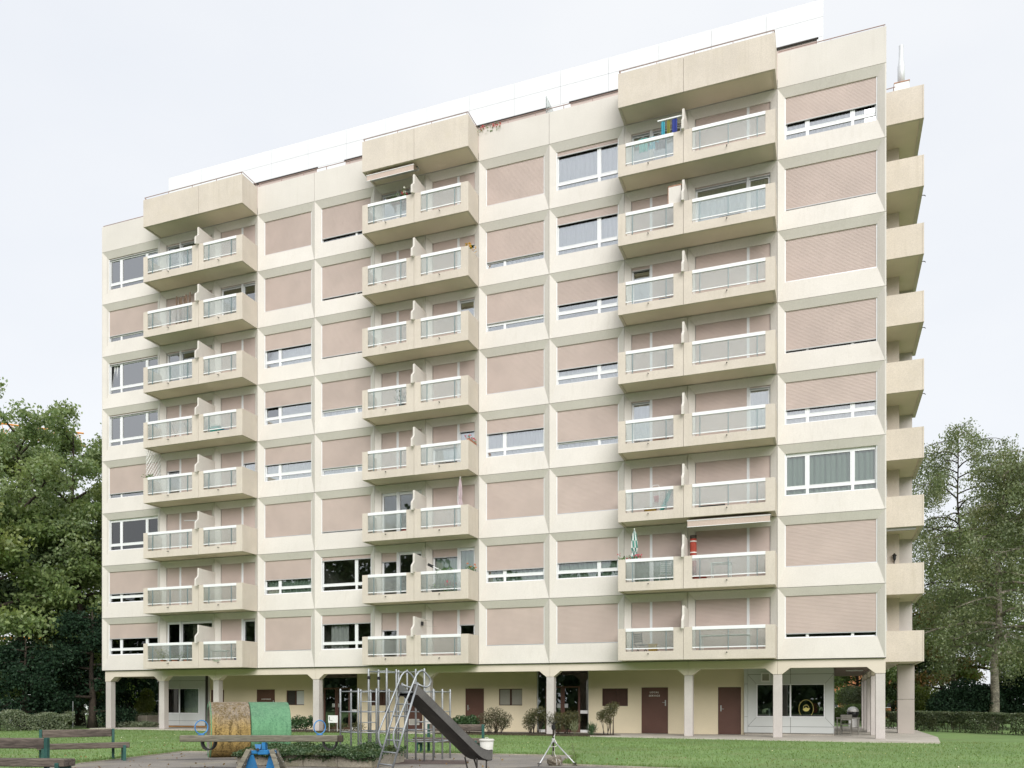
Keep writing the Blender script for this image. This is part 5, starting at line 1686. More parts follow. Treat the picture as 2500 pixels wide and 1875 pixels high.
# climbing frame
t = thing('climbing_frame', 'galvanised steel climbing frame of tall and low uprights with bars', 'climbing frame', (*ahead(960, 21.0), -0.03))
bx0, by0 = ahead(960, 21.0)
UPR = {0: (831, 21.0, 0), 1: (857, 21.4, 0), 2: (875, 20.35, 0), 3: (881, 21.9, 0), 4: (905, 22.0, 0), 5: (919, 20.35, 0), 6: (950, 21.1, 0),
       7: (900, 20.75, 1), 8: (924, 21.2, 1), 9: (944, 20.4, 1), 10: (967.5, 21.0, 1), 11: (973, 21.6, 1), 12: (994, 21.35, 1), 13: (1015, 20.9, 1), 14: (1036, 20.45, 1),
       15: (989, 22.0, 0), 16: (1058, 20.7, 0), 17: (1060, 22.2, 0), 18: (1080, 21.3, 0), 19: (1099, 21.8, 0)}
pos = {}
for i, (px, Z, tall) in UPR.items():
    xx, yy = ahead(px, Z)
    pos[i] = (xx - bx0, yy - by0)
    h = 2.26 if tall else 1.77
    obj('upright', MB().tube([(0, 0, 0), (0, 0, h - 0.02), (0, 0, h)], [0.024, 0.024, 0.015], 8).mesh('upright', M['galv'], True), t, (pos[i][0], pos[i][1], 0))
BARS = [(0, 1, (1.70, 1.20, 0.70)), (0, 2, (1.70, 1.20, 0.70)), (1, 3, (1.70, 1.20)), (1, 2, (1.70, 1.20, 0.70)), (3, 4, (1.70, 1.20, 0.70)), (2, 5, (1.70, 1.45, 1.20, 0.95, 0.70, 0.45)), (5, 6, (1.70, 1.20, 0.70)), (4, 6, (1.70, 0.70)),
        (7, 8, (2.19, 1.70, 1.20)), (8, 11, (2.19, 1.20)), (7, 9, (2.19, 1.70, 0.72)), (9, 10, (2.19, 1.70, 1.20, 0.70)), (10, 11, (2.19, 1.70)), (10, 12, (2.19, 1.70, 1.20, 0.70)), (12, 13, (2.19, 1.70, 1.20, 0.72, 0.45)), (13, 14, (2.19, 1.70, 1.20, 0.95, 0.70)),
        (14, 16, (1.70, 1.20, 0.70)), (16, 18, (1.70, 1.20, 0.45)), (18, 19, (1.70, 1.20, 0.45)), (15, 17, (1.70, 0.72, 0.45)), (17, 19, (1.70, 0.45)), (6, 10, (1.70, 1.20)), (5, 9, (1.70, 1.20)), (12, 15, (1.70, 0.72, 0.45)), (11, 15, (0.72,)), (13, 18, (0.45, 0.95))]
for a_, b_, zs in BARS:
    bar_me = MB().tube([(0, 0, 0), (pos[b_][0] - pos[a_][0], pos[b_][1] - pos[a_][1], 0)], 0.013, 6).mesh('cross_bar', M['galv'], True)
    for zz in zs:
        obj('cross_bar', bar_me, t, (pos[a_][0], pos[a_][1], zz))
cl_me = MB().cbox(-0.03, 0.04, -0.03, 0.03, 0, 0.08, 0.01).mesh('clamp', M['rubber'])
for i, zz in ((7, 2.0), (8, 2.0), (9, 1.18)):
    obj('clamp', cl_me, t, (pos[i][0], pos[i][1], zz))

# slide with ladder
SA = R(38)
t = thing('slide', 'dark playground slide with galvanised ladder and looped handrails', 'slide', (*ahead(1001, 16.55), -0.03), YAW + SA)
# local x = down the slide, y = across; the ladder top is at x = 0
LW = 0.285
for sy in (-1, 1):
    y = sy * LW
    obj('ladder_rail', MB().tube([(-0.62, y, 0), (0.0, y, 1.82)], 0.021, 8).mesh('ladder_rail', M['galv'], True), t)
    lp = [(-0.42, y, 0.52), (-0.50, y, 0.60), (-0.54, y, 0.74), (-0.53, y, 0.88)]
    lp += [(-0.53 + 0.50 * f_, y, 0.88 + 1.08 * f_) for f_ in (0.15, 0.4, 0.65, 0.85)]
    lp += [(-0.03, y, 1.96), (0.03, y, 2.03), (0.10, y, 2.06), (0.18, y, 2.01), (0.27, y, 1.92), (0.30, y, 1.85), (0.27, y, 1.77), (0.20, y, 1.73), (0.10, y, 1.75), (0.0, y, 1.79)]
    obj('handrail', MB().tube(lp, 0.019, 8).mesh('handrail', M['galv'], True), t)
for i in range(7):
    zz = 0.24 + i * 0.232
    xx = -0.62 + 0.62 * zz / 1.82
    obj('rung', MB().tube([(xx, -LW, zz), (xx, LW, zz)], 0.015, 8).mesh('rung', M['galv'], True), t)
prof = []
for i in range(25):
    s_ = i / 24
    xx = 0.0 + 1.78 * s_
    if s_ < 0.80:
        zz = 1.60 - (1.60 - 0.40) * (s_ / 0.80)
    else:
        u_ = (s_ - 0.80) / 0.20
        zz = 0.40 - 0.135 * (1 - (1 - u_) ** 2.2)
    prof.append((xx, zz))
prof = [(-0.10, 1.61)] + prof
prof[-1] = (1.80, 0.275)
cs = [(-0.30, 0.17), (-0.285, 0.185), (-0.265, 0.17), (-0.255, 0.02), (-0.235, 0.0), (0.235, 0.0), (0.255, 0.02), (0.265, 0.17), (0.285, 0.185), (0.30, 0.17)]
cs_out = [(0.30, 0.165), (0.29, -0.02), (0.26, -0.04), (-0.26, -0.04), (-0.29, -0.02), (-0.30, 0.165)]
loop = cs + cs_out
q = MB()
rows = [[(xx, yy, zz + hh_) for yy, hh_ in loop] for xx, zz in prof]
n = len(loop)
for a_, b_ in zip(rows, rows[1:]):
    for j in range(n):
        q.use(M['chute_in'] if 2 <= j <= 6 else M['chute_side'] if j in (10, 14) else M['chute'])
        q.face([a_[j], b_[j], b_[(j + 1) % n], a_[(j + 1) % n]])
q.use(M['chute'])
obj('chute', q.mesh('chute'), t)
for xx, zz in ((1.46, 0.29), (1.70, 0.24)):
    obj('foot_loop', MB().tube([(xx, -0.22, zz), (xx + 0.03, -0.17, 0.06), (xx + 0.04, -0.10, 0.0), (xx + 0.04, 0.10, 0.0), (xx + 0.03, 0.17, 0.06), (xx, 0.22, zz)], 0.017, 8).mesh('foot_loop', M['chute'], True), t)
obj('platform', MB().cbox(-0.12, 0.10, -0.26, 0.26, 1.555, 1.565, 0.002).mesh('platform', M['chute']), t)

# white bin
t = thing('waste_bin', 'off white plastic bin with lid and handle beside the slide end', 'bin', (27.68, -13.20, -0.04))
obj('bin_body', MB().lathe([(0.155, 0.0), (0.165, 0.02), (0.195, 0.40), (0.19, 0.40)], (0, 0, 0), 24).mesh('bin_body', M['bin'], True), t)
obj('lid', MB().lathe([(0.212, 0.385), (0.215, 0.415), (0.19, 0.435), (0.05, 0.445), (0.0, 0.446)], (0, 0, 0), 24).mesh('lid', M['bin']), t)
obj('handle', MB().tube([(-0.045, 0, 0.44), (-0.04, 0, 0.475), (0.04, 0, 0.475), (0.045, 0, 0.44)], 0.008, 6).mesh('handle', M['bin']), t)

# tripod with a tied stone
ax_, ay_ = ahead(1351, 19.8)
t = thing('tripod_stand', 'silver tripod stand with bare dark top and white rope', 'tripod', (ax_, ay_, -0.04))
for px, Z in ((1313, 18.9), (1409, 19.1), (1349, 22.3)):
    fx, fy = ahead(px, Z)
    q = MB().use(M['alu']).tube([(0, 0, 0.55), ((fx - ax_) * 0.9, (fy - ay_) * 0.9, 0.055)], 0.014, 8)
    q.use(M['black']).tube([((fx - ax_) * 0.9, (fy - ay_) * 0.9, 0.055), (fx - ax_, fy - ay_, 0.0)], 0.008, 6).lathe([(0.05, 0), (0.05, 0.012), (0.02, 0.02)], ((fx - ax_) * 0.9, (fy - ay_) * 0.9, 0.055), 10)
    obj('leg', q.mesh('leg', None, True), t)
q = MB().use(M['bark']).tube([(0, 0, 0.30), (0, 0, 0.95)], 0.022, 8).use(M['black']).lathe([(0.03, 0.80), (0.045, 0.82), (0.05, 0.9), (0.03, 0.92)], (0, 0, 0), 10)
for a_ in range(5):
    q.tube([(0, 0, 0.92), (0.13 * math.cos(a_ * 1.26), 0.13 * math.sin(a_ * 1.26), 1.0 + 0.03 * (a_ % 2))], 0.008, 5)
obj('pole', q.mesh('pole'), t)
obj('hub', MB().lathe([(0.03, 0.50), (0.04, 0.52), (0.04, 0.58), (0.025, 0.60)], (0, 0, 0), 10).mesh('hub', M['alu']), t)
q = MB().tube([(0.02, -0.03, 0.64), (0.05, -0.04, 0.70), (0.03, -0.03, 0.60), (0.13 * _c, -0.08, 0.45), (0.10 * _c, -0.11, 0.41), (-0.04, -0.09, 0.40), (-0.03, -0.05, 0.50), (0.02, -0.03, 0.58)], 0.009, 6)
q.tube([(0.05, -0.08, 0.41), (0.055, -0.075, 0.22)], 0.005, 5)
obj('rope', q.mesh('rope', M['rope']), t)
bm = bmesh.new()
bmesh.ops.create_icosphere(bm, subdivisions=3, radius=1)
rs = random.Random(4)
from mathutils import noise as mnoise
for v in bm.verts:
    d = 1 + 0.28 * mnoise.noise(v.co * 1.7) + 0.08 * mnoise.noise(v.co * 5)
    v.co = Vector((v.co.x * 0.185 * d, v.co.y * 0.13 * d, 0.105 + v.co.z * 0.115 * d))
me = bpy.data.meshes.new('stone')
bm.to_mesh(me)
bm.free()
me.materials.append(M['rock'])
sx_, sy_ = ahead(1356, 19.2)
t = thing('stone', 'grey stone tied with string under the tripod', 'stone', (sx_, sy_, -0.04), YAW)
obj('stone_body', me, t)
obj('string', MB().tube([(0.0, -0.05, 0.22), (0.02, -0.14, 0.12), (0.03, -0.12, 0.02)], 0.005, 5).tube([(0.0, -0.05, 0.22), (0.10, -0.12, 0.12), (0.12, -0.1, 0.03)], 0.005, 5).tube([(0, -0.05, 0.22), (-0.02, 0.0, 0.30)], 0.005, 5).mesh('string', M['rope']), t)


# ------------------------------------------------------------------ under the building
def folding_chair(label, x, y, rz, group):
    t = thing('folding_chair', label, 'chair', (x, y, 0.0), rz, group)
    for sx in (-1, 1):
        obj('leg', MB().tube([(sx * 0.21, 0.17, 0.012), (sx * 0.21, -0.06, 0.45), (sx * 0.21, -0.20, 0.86)], 0.012, 6).mesh('leg', M['chair_grey']), t)
        obj('leg', MB().tube([(sx * 0.19, -0.2, 0.012), (sx * 0.19, 0.18, 0.44)], 0.012, 6).mesh('leg', M['chair_grey']), t)
    obj('seat', MB().cbox(-0.2, 0.2, -0.16, 0.20, 0.435, 0.455, 0.006).mesh('seat', M['chair_grey']), t)
    for i in range(3):
        obj('back_slat', MB().cbox(-0.2, 0.2, -0.21 + 0.012 * (2 - i), -0.195 + 0.012 * (2 - i), 0.64 + 0.075 * i, 0.70 + 0.075 * i, 0.004).mesh('back_slat', M['chair_grey']), t)
    obj('stretcher', MB().tube([(-0.19, -0.2, 0.02), (0.19, -0.2, 0.02)], 0.01, 6).tube([(-0.2, -0.0, 0.33), (0.2, -0.0, 0.33)], 0.01, 6).mesh('stretcher', M['chair_grey']), t)
    return t


folding_chair('grey folding chair nearest in front of the table in the open passage', 37.18, 3.5, R(0), 'folding chairs at the passage table')
folding_chair('grey folding chair beyond the table in the open passage', 37.25, 5.2, R(180), 'folding chairs at the passage table')
t = thing('garden_table', 'grey slatted garden table in the open passage', 'table', (37.2, 4.35, 0))
obj('tabletop', MB().cbox(-0.40, 0.55, -0.45, 0.45, 0.70, 0.735, 0.006).mesh('tabletop', M['chair_grey']), t)
for sx in (-0.35, 0.5):
    for sy in (-0.4, 0.4):
        obj('leg', MB().box(sx - 0.02, sx + 0.02, sy - 0.02, sy + 0.02, 0, 0.7).mesh('leg', M['chair_grey']), t)
t = thing('kettle_barbecue', 'kettle barbecue with silver lid and black bowl at the rear of the passage', 'barbecue', (37.75, 14.6, 0.0))
obj('lid', MB().lathe([(0.30, 0.86), (0.29, 0.96), (0.22, 1.08), (0.1, 1.14), (0.0, 1.15)], (0, 0, 0), 18).mesh('lid', M['white'], True), t)
obj('bowl', MB().lathe([(0.05, 0.52), (0.2, 0.56), (0.29, 0.70), (0.31, 0.855)], (0, 0, 0), 18).mesh('bowl', M['black'], True), t)
for a_ in range(3):
    obj('leg', MB().tube([(0.1 * math.cos(a_ * 2.1), 0.1 * math.sin(a_ * 2.1), 0.56), (0.28 * math.cos(a_ * 2.1), 0.28 * math.sin(a_ * 2.1), 0.0)], 0.014, 6).mesh('leg', M['white']), t)
obj('ash_cover', MB().cbox(-0.22, 0.26, -0.18, 0.18, 0.02, 0.5, 0.02).mesh('ash_cover', M['white']), t)
t = thing('planter_box', 'square concrete planter behind the left hand pillars', 'planter', (*ahead(352, 49.5), 0))
obj('planter_wall', MB().cbox(-0.75, 0.75, -0.6, 0.6, -0.05, 0.62, 0.03).mesh('planter_wall', M['kerb']), t)


# ------------------------------------------------------------------ vegetation
def tree(name, label, cat, x, y, H, cr, tr, leafm, barkm, seed, n_leaf, leaf, base=0.3, top_r=0.35, limbs=16, rise=0.5, droop=0.0, clump=0.75, group=None, lean=(0, 0), z0=-0.05, limb_vis=1.0, flat=0.7, up=0.45):
    """Trunk with limbs and twigs; leaves gather in clumps along the outer half of limbs and twigs."""
    rng = np.random.default_rng(seed)
    rnd = random.Random(seed)
    t = thing(name, label, cat, (x, y, z0), 0, group)
    q = MB()
    tp = []
    nT = 9
    for i in range(nT):
        f_ = i / (nT - 1)
        tp.append(Vector((lean[0] * f_ + rnd.uniform(-1, 1) * 0.02 * H * f_ * (1 - f_) * 2, lean[1] * f_ + rnd.uniform(-1, 1) * 0.02 * H * f_ * (1 - f_) * 2, H * 0.93 * f_)))
    q.tube(tp, [tr * (1.25 if i == 0 else 1.0) * (1 - 0.93 * (i / (nT - 1)) ** 0.85) + 0.012 for i in range(nT)], 9)

    def trunk_at(f_):
        a_ = f_ * (nT - 1)
        i = min(int(a_), nT - 2)
        return tp[i].lerp(tp[i + 1], a_ - i)
    cl = []
    for i in range(limbs):
        f_ = base + (0.97 - base) * ((i + 0.3 * rnd.random()) / limbs) ** 0.9
        az = i * 2.39996 + rnd.uniform(-0.5, 0.5)
        u_ = (f_ - base) / (1 - base)
        env = math.sin(math.pi * min(1, 0.22 + 0.78 * u_) ** 0.75) * 0.9 + 0.12 if top_r is None else (1 - u_) ** 0.75 * (1 - top_r) + top_r
        if u_ < 0.12:
            env *= 0.65 + 2.9 * u_
        L = cr * env * rnd.uniform(0.72, 1.12)
        p0 = trunk_at(f_)
        ri = rise * rnd.uniform(0.6, 1.3) * (0.6 + 0.9 * u_)
        pts = [p0]
        nL = 6
        for j in range(1, nL + 1):
            s_ = j / nL
            r_ = L * s_
            zz = L * (ri * s_ - (0.28 * ri + droop * 0.5) * s_ * s_)
            pts.append(p0 + Vector((math.cos(az + 0.3 * math.sin(3 * s_ + i)) * r_, math.sin(az + 0.3 * math.sin(3 * s_ + i)) * r_, zz)))
        lr = tr * 0.42 * (1 - 0.75 * u_) * limb_vis + 0.014
        q.tube(pts, [lr * (1 - 0.86 * j / nL) + 0.006 for j in range(nL + 1)], 6)
        for j in range(2, nL + 1):
            nt_ = 2 if j < nL else 3
            for b_ in range(nt_):
                a2 = az + rnd.uniform(-1.3, 1.3)
                l2 = L * rnd.uniform(0.16, 0.34)
                e_ = pts[j] + Vector((math.cos(a2) * l2, math.sin(a2) * l2, l2 * rnd.uniform(-0.15 - droop * 0.6, 0.55 - droop * 0.5)))
                m2 = pts[j].lerp(e_, 0.5) + Vector((0, 0, 0.05 * l2))
                q.tube([pts[j], m2, e_], [0.4 * lr * (1 - 0.6 * j / nL) + 0.006, 0.008, 0.004], 4)
                cl.append((e_.x, e_.y, e_.z, clump * rnd.uniform(0.65, 1.25)))
                if rnd.random() < 0.6:
                    cl.append((m2.x, m2.y, m2.z, clump * rnd.uniform(0.5, 0.9)))
    topp = trunk_at(1.0)
    for _ in range(4):
        cl.append((topp.x + rnd.uniform(-0.3, 0.3), topp.y + rnd.uniform(-0.3, 0.3), topp.z + rnd.uniform(-0.8, 0.5), clump * 0.7))
    cl = np.array(cl)
    wgt = cl[:, 3] ** 2
    idx = rng.choice(len(cl), n_leaf, p=wgt / wgt.sum())
    g_ = rng.normal(size=(n_leaf, 3))
    g_ /= np.linalg.norm(g_, axis=1, keepdims=True)
    rad = rng.random((n_leaf, 1)) ** 0.45
    pts = cl[idx, :3] + g_ * rad * cl[idx, 3:4] * np.array([1, 1, flat])
    if droop > 0:
        pts[:, 2] -= rng.random(n_leaf) ** 1.5 * droop * 1.7
    obj('trunk', q.mesh('trunk', barkm, True), t)
    obj('crown', quads_mesh('crown', leaves(pts, leaf, up, 0.6, 1.5 * droop, rng), leafm), t)
    return t


def cloud(name, label, cat, loc, centres, n, leaf, m, seed, stems=None, group=None, up=0.4, aspect=0.5, kind=None, rz=0, shell=0.5, axis=None):
    """Shrub: leaves in ellipsoids (x,y,z,rx,ry,rz), denser towards their surface, on a few stems."""
    rng = np.random.default_rng(seed)
    t = thing(name, label, cat, loc, rz, group)
    c = np.array(centres, dtype=float)
    wv = c[:, 3] * c[:, 4] * c[:, 5]
    idx = rng.choice(len(c), n, p=wv ** 0.8 / (wv ** 0.8).sum())
    g_ = rng.normal(size=(n, 3))
    g_ /= np.linalg.norm(g_, axis=1, keepdims=True)
    pts = c[idx, :3] + g_ * (rng.random((n, 1)) ** shell) * c[idx, 3:6]
    pts[:, 2] = np.maximum(pts[:, 2], 0.03)
    ax = None
    if axis:
        ax = g_ * 0.6 + np.array([0, 0, axis])
    obj('foliage', quads_mesh('foliage', leaves(pts, leaf, up, aspect, 0, rng, ax), m), t)
    if stems:
        q = MB()
        rnd = random.Random(seed)
        for i in range(stems):
            k_ = c[i % len(c)]
            e_ = (k_[0] + rnd.uniform(-0.6, 0.6) * k_[3], k_[1] + rnd.uniform(-0.6, 0.6) * k_[4], k_[2] + rnd.uniform(0, 0.7) * k_[5])
            b_ = (k_[0] * 0.55 + rnd.uniform(-0.08, 0.08), k_[1] * 0.5, 0)
            md = ((b_[0] + e_[0]) / 2 + rnd.uniform(-0.06, 0.06), (b_[1] + e_[1]) / 2, e_[2] * 0.5)
            q.tube([b_, md, e_], [0.016, 0.011, 0.004], 5)
        obj('stems', q.mesh('stems', M['bark']), t)
    return t


LT = 'tall trees beyond the left hedge'
tree('ash_tree', 'tall airy ash tree with light top, leftmost beyond the hedge', 'tree', *ahead(48, 50), 19.2, 5.0, 0.34, M['ash'], M['bark'], 11, 26000, 0.20, 0.32, 0.45, 24, 0.7, 0.1, 0.70, LT)
tree('maple_tree', 'dense maple with yellowish boughs close to the building corner', 'tree', *ahead(192, 51.5), 14.4, 3.9, 0.32, M['maple'], M['bark'], 12, 25000, 0.23, 0.14, 0.40, 22, 0.4, 0.15, 0.78, LT)
tree('ash_tree', 'tall grey green ash rising behind the building corner', 'tree', *ahead(178, 55), 20.6, 5.0, 0.34, M['ash'], M['bark'], 13, 30000, 0.21, 0.28, 0.45, 24, 0.65, 0.1, 0.78, LT)
tree('ash_tree', 'ash tree standing between the two taller ashes', 'tree', *ahead(118, 57), 19.0, 4.6, 0.3, M['ash'], M['bark'], 19, 24000, 0.22, 0.28, 0.45, 22, 0.65, 0.1, 0.80, LT)
tree('maple_tree', 'dark maple with low hanging boughs at the left edge of the photo', 'tree', *ahead(-30, 47), 13.5, 4.6, 0.34, M['maple'], M['bark'], 14, 26000, 0.25, 0.16, 0.45, 20, 0.4, 0.2, 0.95, LT)
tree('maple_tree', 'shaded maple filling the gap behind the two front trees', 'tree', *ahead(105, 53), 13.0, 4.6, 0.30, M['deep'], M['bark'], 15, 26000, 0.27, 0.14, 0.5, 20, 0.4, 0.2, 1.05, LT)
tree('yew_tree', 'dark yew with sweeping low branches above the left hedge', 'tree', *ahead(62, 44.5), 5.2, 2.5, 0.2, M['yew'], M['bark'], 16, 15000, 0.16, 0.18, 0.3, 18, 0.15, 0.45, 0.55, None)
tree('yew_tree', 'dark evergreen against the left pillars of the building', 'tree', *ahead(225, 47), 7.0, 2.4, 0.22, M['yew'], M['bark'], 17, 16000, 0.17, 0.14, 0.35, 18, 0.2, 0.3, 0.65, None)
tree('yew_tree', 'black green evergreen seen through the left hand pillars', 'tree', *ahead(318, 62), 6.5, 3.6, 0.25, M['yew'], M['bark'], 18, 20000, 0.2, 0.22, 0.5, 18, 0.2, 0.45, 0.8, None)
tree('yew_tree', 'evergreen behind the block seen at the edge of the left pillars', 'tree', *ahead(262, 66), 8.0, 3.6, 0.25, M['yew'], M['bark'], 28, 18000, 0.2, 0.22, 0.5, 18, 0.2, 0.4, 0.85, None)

RT = 'birches beyond the right hedge'
tree('birch_tree', 'tall drooping birch with pale mottled trunk right of the building', 'tree', *ahead(2425, 43.5), 15.2, 4.4, 0.24, M['birch'], M['birch_bark'], 21, 32000, 0.13, 0.26, 0.30, 28, 0.55, 0.75, 0.45, RT, (0.5, 0))
tree('birch_tree', 'feathery birch closest to the end balconies', 'tree', *ahead(2330, 49), 18.9, 4.3, 0.13, M['birch'], M['bark'], 22, 34000, 0.125, 0.28, 0.46, 38, 0.55, 0.8, 0.46, RT, (0.2, 0))
tree('birch_tree', 'dense birch at the right edge of the photo', 'tree', *ahead(2540, 42), 15.0, 4.2, 0.22, M['birch'], M['birch_bark'], 23, 25000, 0.13, 0.22, 0.35, 26, 0.5, 0.65, 0.5, RT)
tree('lime_tree', 'broad green tree standing behind the birches', 'tree', *ahead(2440, 58), 15.0, 5.2, 0.3, M['maple'], M['bark'], 24, 24000, 0.26, 0.2, 0.45, 20, 0.45, 0.2, 1.0, None)
tree('autumn_tree', 'smaller tree with yellow and rusty leaves behind the end balconies', 'tree', *ahead(2300, 60), 9.5, 3.6, 0.2, leaf_mat("autumn_leaves", [(0.09, 0.12, 0.04), (0.16, 0.14, 0.045), (0.24, 0.12, 0.04)], 0.35), M['bark'], 25, 15000, 0.22, 0.2, 0.5, 18, 0.4, 0.15, 0.8, None)
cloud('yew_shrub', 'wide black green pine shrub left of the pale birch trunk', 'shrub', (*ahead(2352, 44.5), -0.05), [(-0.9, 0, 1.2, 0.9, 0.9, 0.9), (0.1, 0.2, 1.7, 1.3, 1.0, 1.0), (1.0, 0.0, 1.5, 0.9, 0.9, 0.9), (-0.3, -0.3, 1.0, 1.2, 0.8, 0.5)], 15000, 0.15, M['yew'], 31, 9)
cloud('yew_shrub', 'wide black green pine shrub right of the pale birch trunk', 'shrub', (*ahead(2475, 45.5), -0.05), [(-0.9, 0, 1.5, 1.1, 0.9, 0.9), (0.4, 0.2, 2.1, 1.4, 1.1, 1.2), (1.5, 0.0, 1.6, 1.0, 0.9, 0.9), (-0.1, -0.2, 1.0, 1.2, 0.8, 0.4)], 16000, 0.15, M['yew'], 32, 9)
for i, (px, Z, s_, lm, lab) in enumerate([(2262, 52, 1.3, M['lime'], 'bright green bush just right of the end pillar'), (2310, 58, 1.1, M['lime'], 'yellow green bush in front of the white house'), (2395, 56, 1.2, M['hedge'], 'green bush behind the pine shrubs'), (2235, 60, 1.6, M['hedge'], 'green bush behind the fin wall')]):
    cloud('bush', lab, 'shrub', (*ahead(px, Z), -0.05), [(0, 0, s_ * 0.9, s_ * 1.0, s_, s_ * 0.95), (s_ * 0.6, 0.2, s_ * 0.6, s_ * 0.8, s_ * 0.8, s_ * 0.7), (-s_ * 0.5, 0, s_ * 1.3, s_ * 0.7, s_ * 0.7, s_ * 0.7)], 5500, 0.16, lm, 40 + i, 5)

# behind the open passage on the right
tree('laurel_tree', 'deep green broadleaf tree seen through the open passage', 'tree', *ahead(2092, 60), 6.6, 2.4, 0.15, M['maple'], M['bark'], 26, 14000, 0.2, 0.2, 0.5, 16, 0.4, 0.15, 0.65, None)
tree('laurel_tree', 'dark broadleaf tree filling the gap between corner pillar and fin wall', 'tree', *ahead(2180, 62), 7.0, 2.8, 0.18, M['deep'], M['bark'], 27, 15000, 0.2, 0.16, 0.5, 16, 0.4, 0.15, 0.7, None)
cloud('clipped_bush', 'round clipped bush seen through the passage', 'shrub', (*ahead(2080, 57), -0.05), [(0, 0, 1.75, 0.95, 0.9, 0.85), (0.5, 0.1, 1.5, 0.8, 0.8, 0.8)], 7000, 0.1, M['hedge'], 51, 4, shell=0.25)
cloud('juniper', 'spreading light green juniper behind the barbecue', 'shrub', (*ahead(2078, 53.5), -0.05), [(-1.0, 0, 0.75, 1.0, 0.8, 0.4), (0.2, 0, 0.95, 1.2, 0.8, 0.4), (1.3, 0, 0.8, 1.0, 0.8, 0.4), (0, 0, 0.4, 1.6, 0.8, 0.35)], 12000, 0.1, leaf_mat("juniper_sprays", [(0.06, 0.10, 0.035), (0.10, 0.15, 0.05), (0.14, 0.19, 0.07)], 0.3), 52, 6)


# hedges
def hedge(label, p0, p1, w, h, m, n, seed, leaf=0.09, gaps=0.25, rough=0.10):
    rng = np.random.default_rng(seed)
    L = math.hypot(p1[0] - p0[0], p1[1] - p0[1])
    an = math.atan2(p1[1] - p0[1], p1[0] - p0[0])
    t = thing('hedge', label, 'hedge', (*p0, -0.05), an)
    xx = rng.uniform(0, L, n)
    side = rng.random(n)
    yy = rng.uniform(-w / 2, w / 2, n)
    hh = h * (1 + rough * np.sin(xx * 1.3 + seed) * np.sin(xx * 0.47 + 1) + rough * 0.7 * np.sin(xx * 4.1))
    zz = hh * rng.random(n) ** 0.75
    top = side < 0.38
    zz[top] = hh[top] - np.abs(rng.normal(0, 0.06, top.sum()))
    fr = (side >= 0.38) & (side < 0.8)
    wob = 0.08 * np.sin(xx * 2.7 + zz * 3)
    yy[fr] = -w / 2 + wob[fr] + np.abs(rng.normal(0, 0.07, fr.sum()))
    keep = ~((zz < h * 0.5) & (np.sin(xx * 3.9 + seed) + np.sin(xx * 1.7 + 2 * zz) > 2 - 2.6 * gaps) & (rng.random(n) < 0.95))
    p = np.column_stack([xx, yy, np.maximum(zz, 0.02)])[keep]
    obj('foliage', quads_mesh('foliage', leaves(p, leaf, 0.3, 0.55, 0, rng), m), t)
    q = MB()
    rnd = random.Random(seed)
    for i in range(int(L * 4)):
        x_ = (i + rnd.random()) / 4
        y_ = rnd.uniform(-w * 0.3, w * 0.3)
        q.tube([(x_, y_, 0), (x_ + rnd.uniform(-0.1, 0.1), y_, h * 0.4), (x_ + rnd.uniform(-0.25, 0.25), y_ - 0.1, h * 0.8)], [0.016, 0.012, 0.005], 5)
    obj('stems', q.mesh('stems', M['bark']), t)
    return t


hedge('clipped dark green hedge running along the right lawn', (39.6, 14.2), (49.5, 1.4), 0.9, 0.96, M['hedge'], 30000, 61, 0.085, 0.42, 0.03)
hedge('loose grey green hedge at the left end of the lawn', (-6.5, -15.5), (-1.0, -1.2), 1.5, 0.95, M['hedge_grey'], 24000, 62, 0.10, 0.1, 0.16)
hedge('second lower hedge running behind the left pillars', (-2.6, 1.2), (1.0, 9.5), 1.2, 0.85, M['hedge_grey'], 9000, 63, 0.10, 0.1, 0.16)
cloud('round_shrub', 'round yellow green shrub behind the left hedge', 'shrub', (*ahead(159, 46.5), -0.05), [(0, 0, 1.0, 0.45, 0.45, 0.45), (0, 0, 0.55, 0.42, 0.42, 0.5)], 4200, 0.09, M['lime'], 64, 3)
cloud('round_shrub', 'bushy yellow green conifer growing in the concrete planter', 'shrub', (*ahead(356, 49.3), 0.62), [(0, 0, 0.65, 0.6, 0.5, 0.55), (0.1, 0, 1.15, 0.42, 0.4, 0.45), (-0.3, 0, 0.45, 0.45, 0.45, 0.4)], 5200, 0.09, M['lime'], 65, 3)
cloud('low_groundcover', 'low leafy plants beside the planter behind the left pillars', 'plants', (*ahead(300, 47.0), -0.05), [(0, 0, 0.2, 1.4, 0.5, 0.22), (1.2, 0.5, 0.2, 0.8, 0.5, 0.2)], 2600, 0.1, M['hedge_grey'], 66, 3)

# shrubs along the ground floor wall
cloud('laurel_shrub', 'glossy dark laurel right of the crawl pipe', 'shrub', (12.25, 0.35, 0), [(0, 0, 0.42, 0.42, 0.35, 0.36), (0.45, 0, 0.38, 0.35, 0.3, 0.30), (-0.35, 0, 0.35, 0.35, 0.3, 0.30), (0.7, 0, 0.55, 0.2, 0.2, 0.2)], 1300, 0.12, M['laurel'], 71, 9, aspect=0.42)
cloud('low_shrub', 'low yellowish plants beside the entrance behind the climbing frame', 'shrub', (14.9, -0.1, 0), [(0, 0, 0.22, 0.5, 0.25, 0.22), (0.9, 0, 0.25, 0.45, 0.25, 0.22), (-0.7, 0, 0.2, 0.3, 0.2, 0.2)], 900, 0.10, M['olive'], 72, 7, aspect=0.25)
cloud('laurel_shrub', 'glossy dark laurel behind the white bin', 'shrub', (21.1, -0.1, 0), [(0, 0, 0.45, 0.5, 0.35, 0.38), (0.5, 0, 0.5, 0.4, 0.3, 0.35), (-0.55, 0, 0.4, 0.35, 0.3, 0.3)], 2600, 0.12, M['laurel'], 73, 10, aspect=0.42)
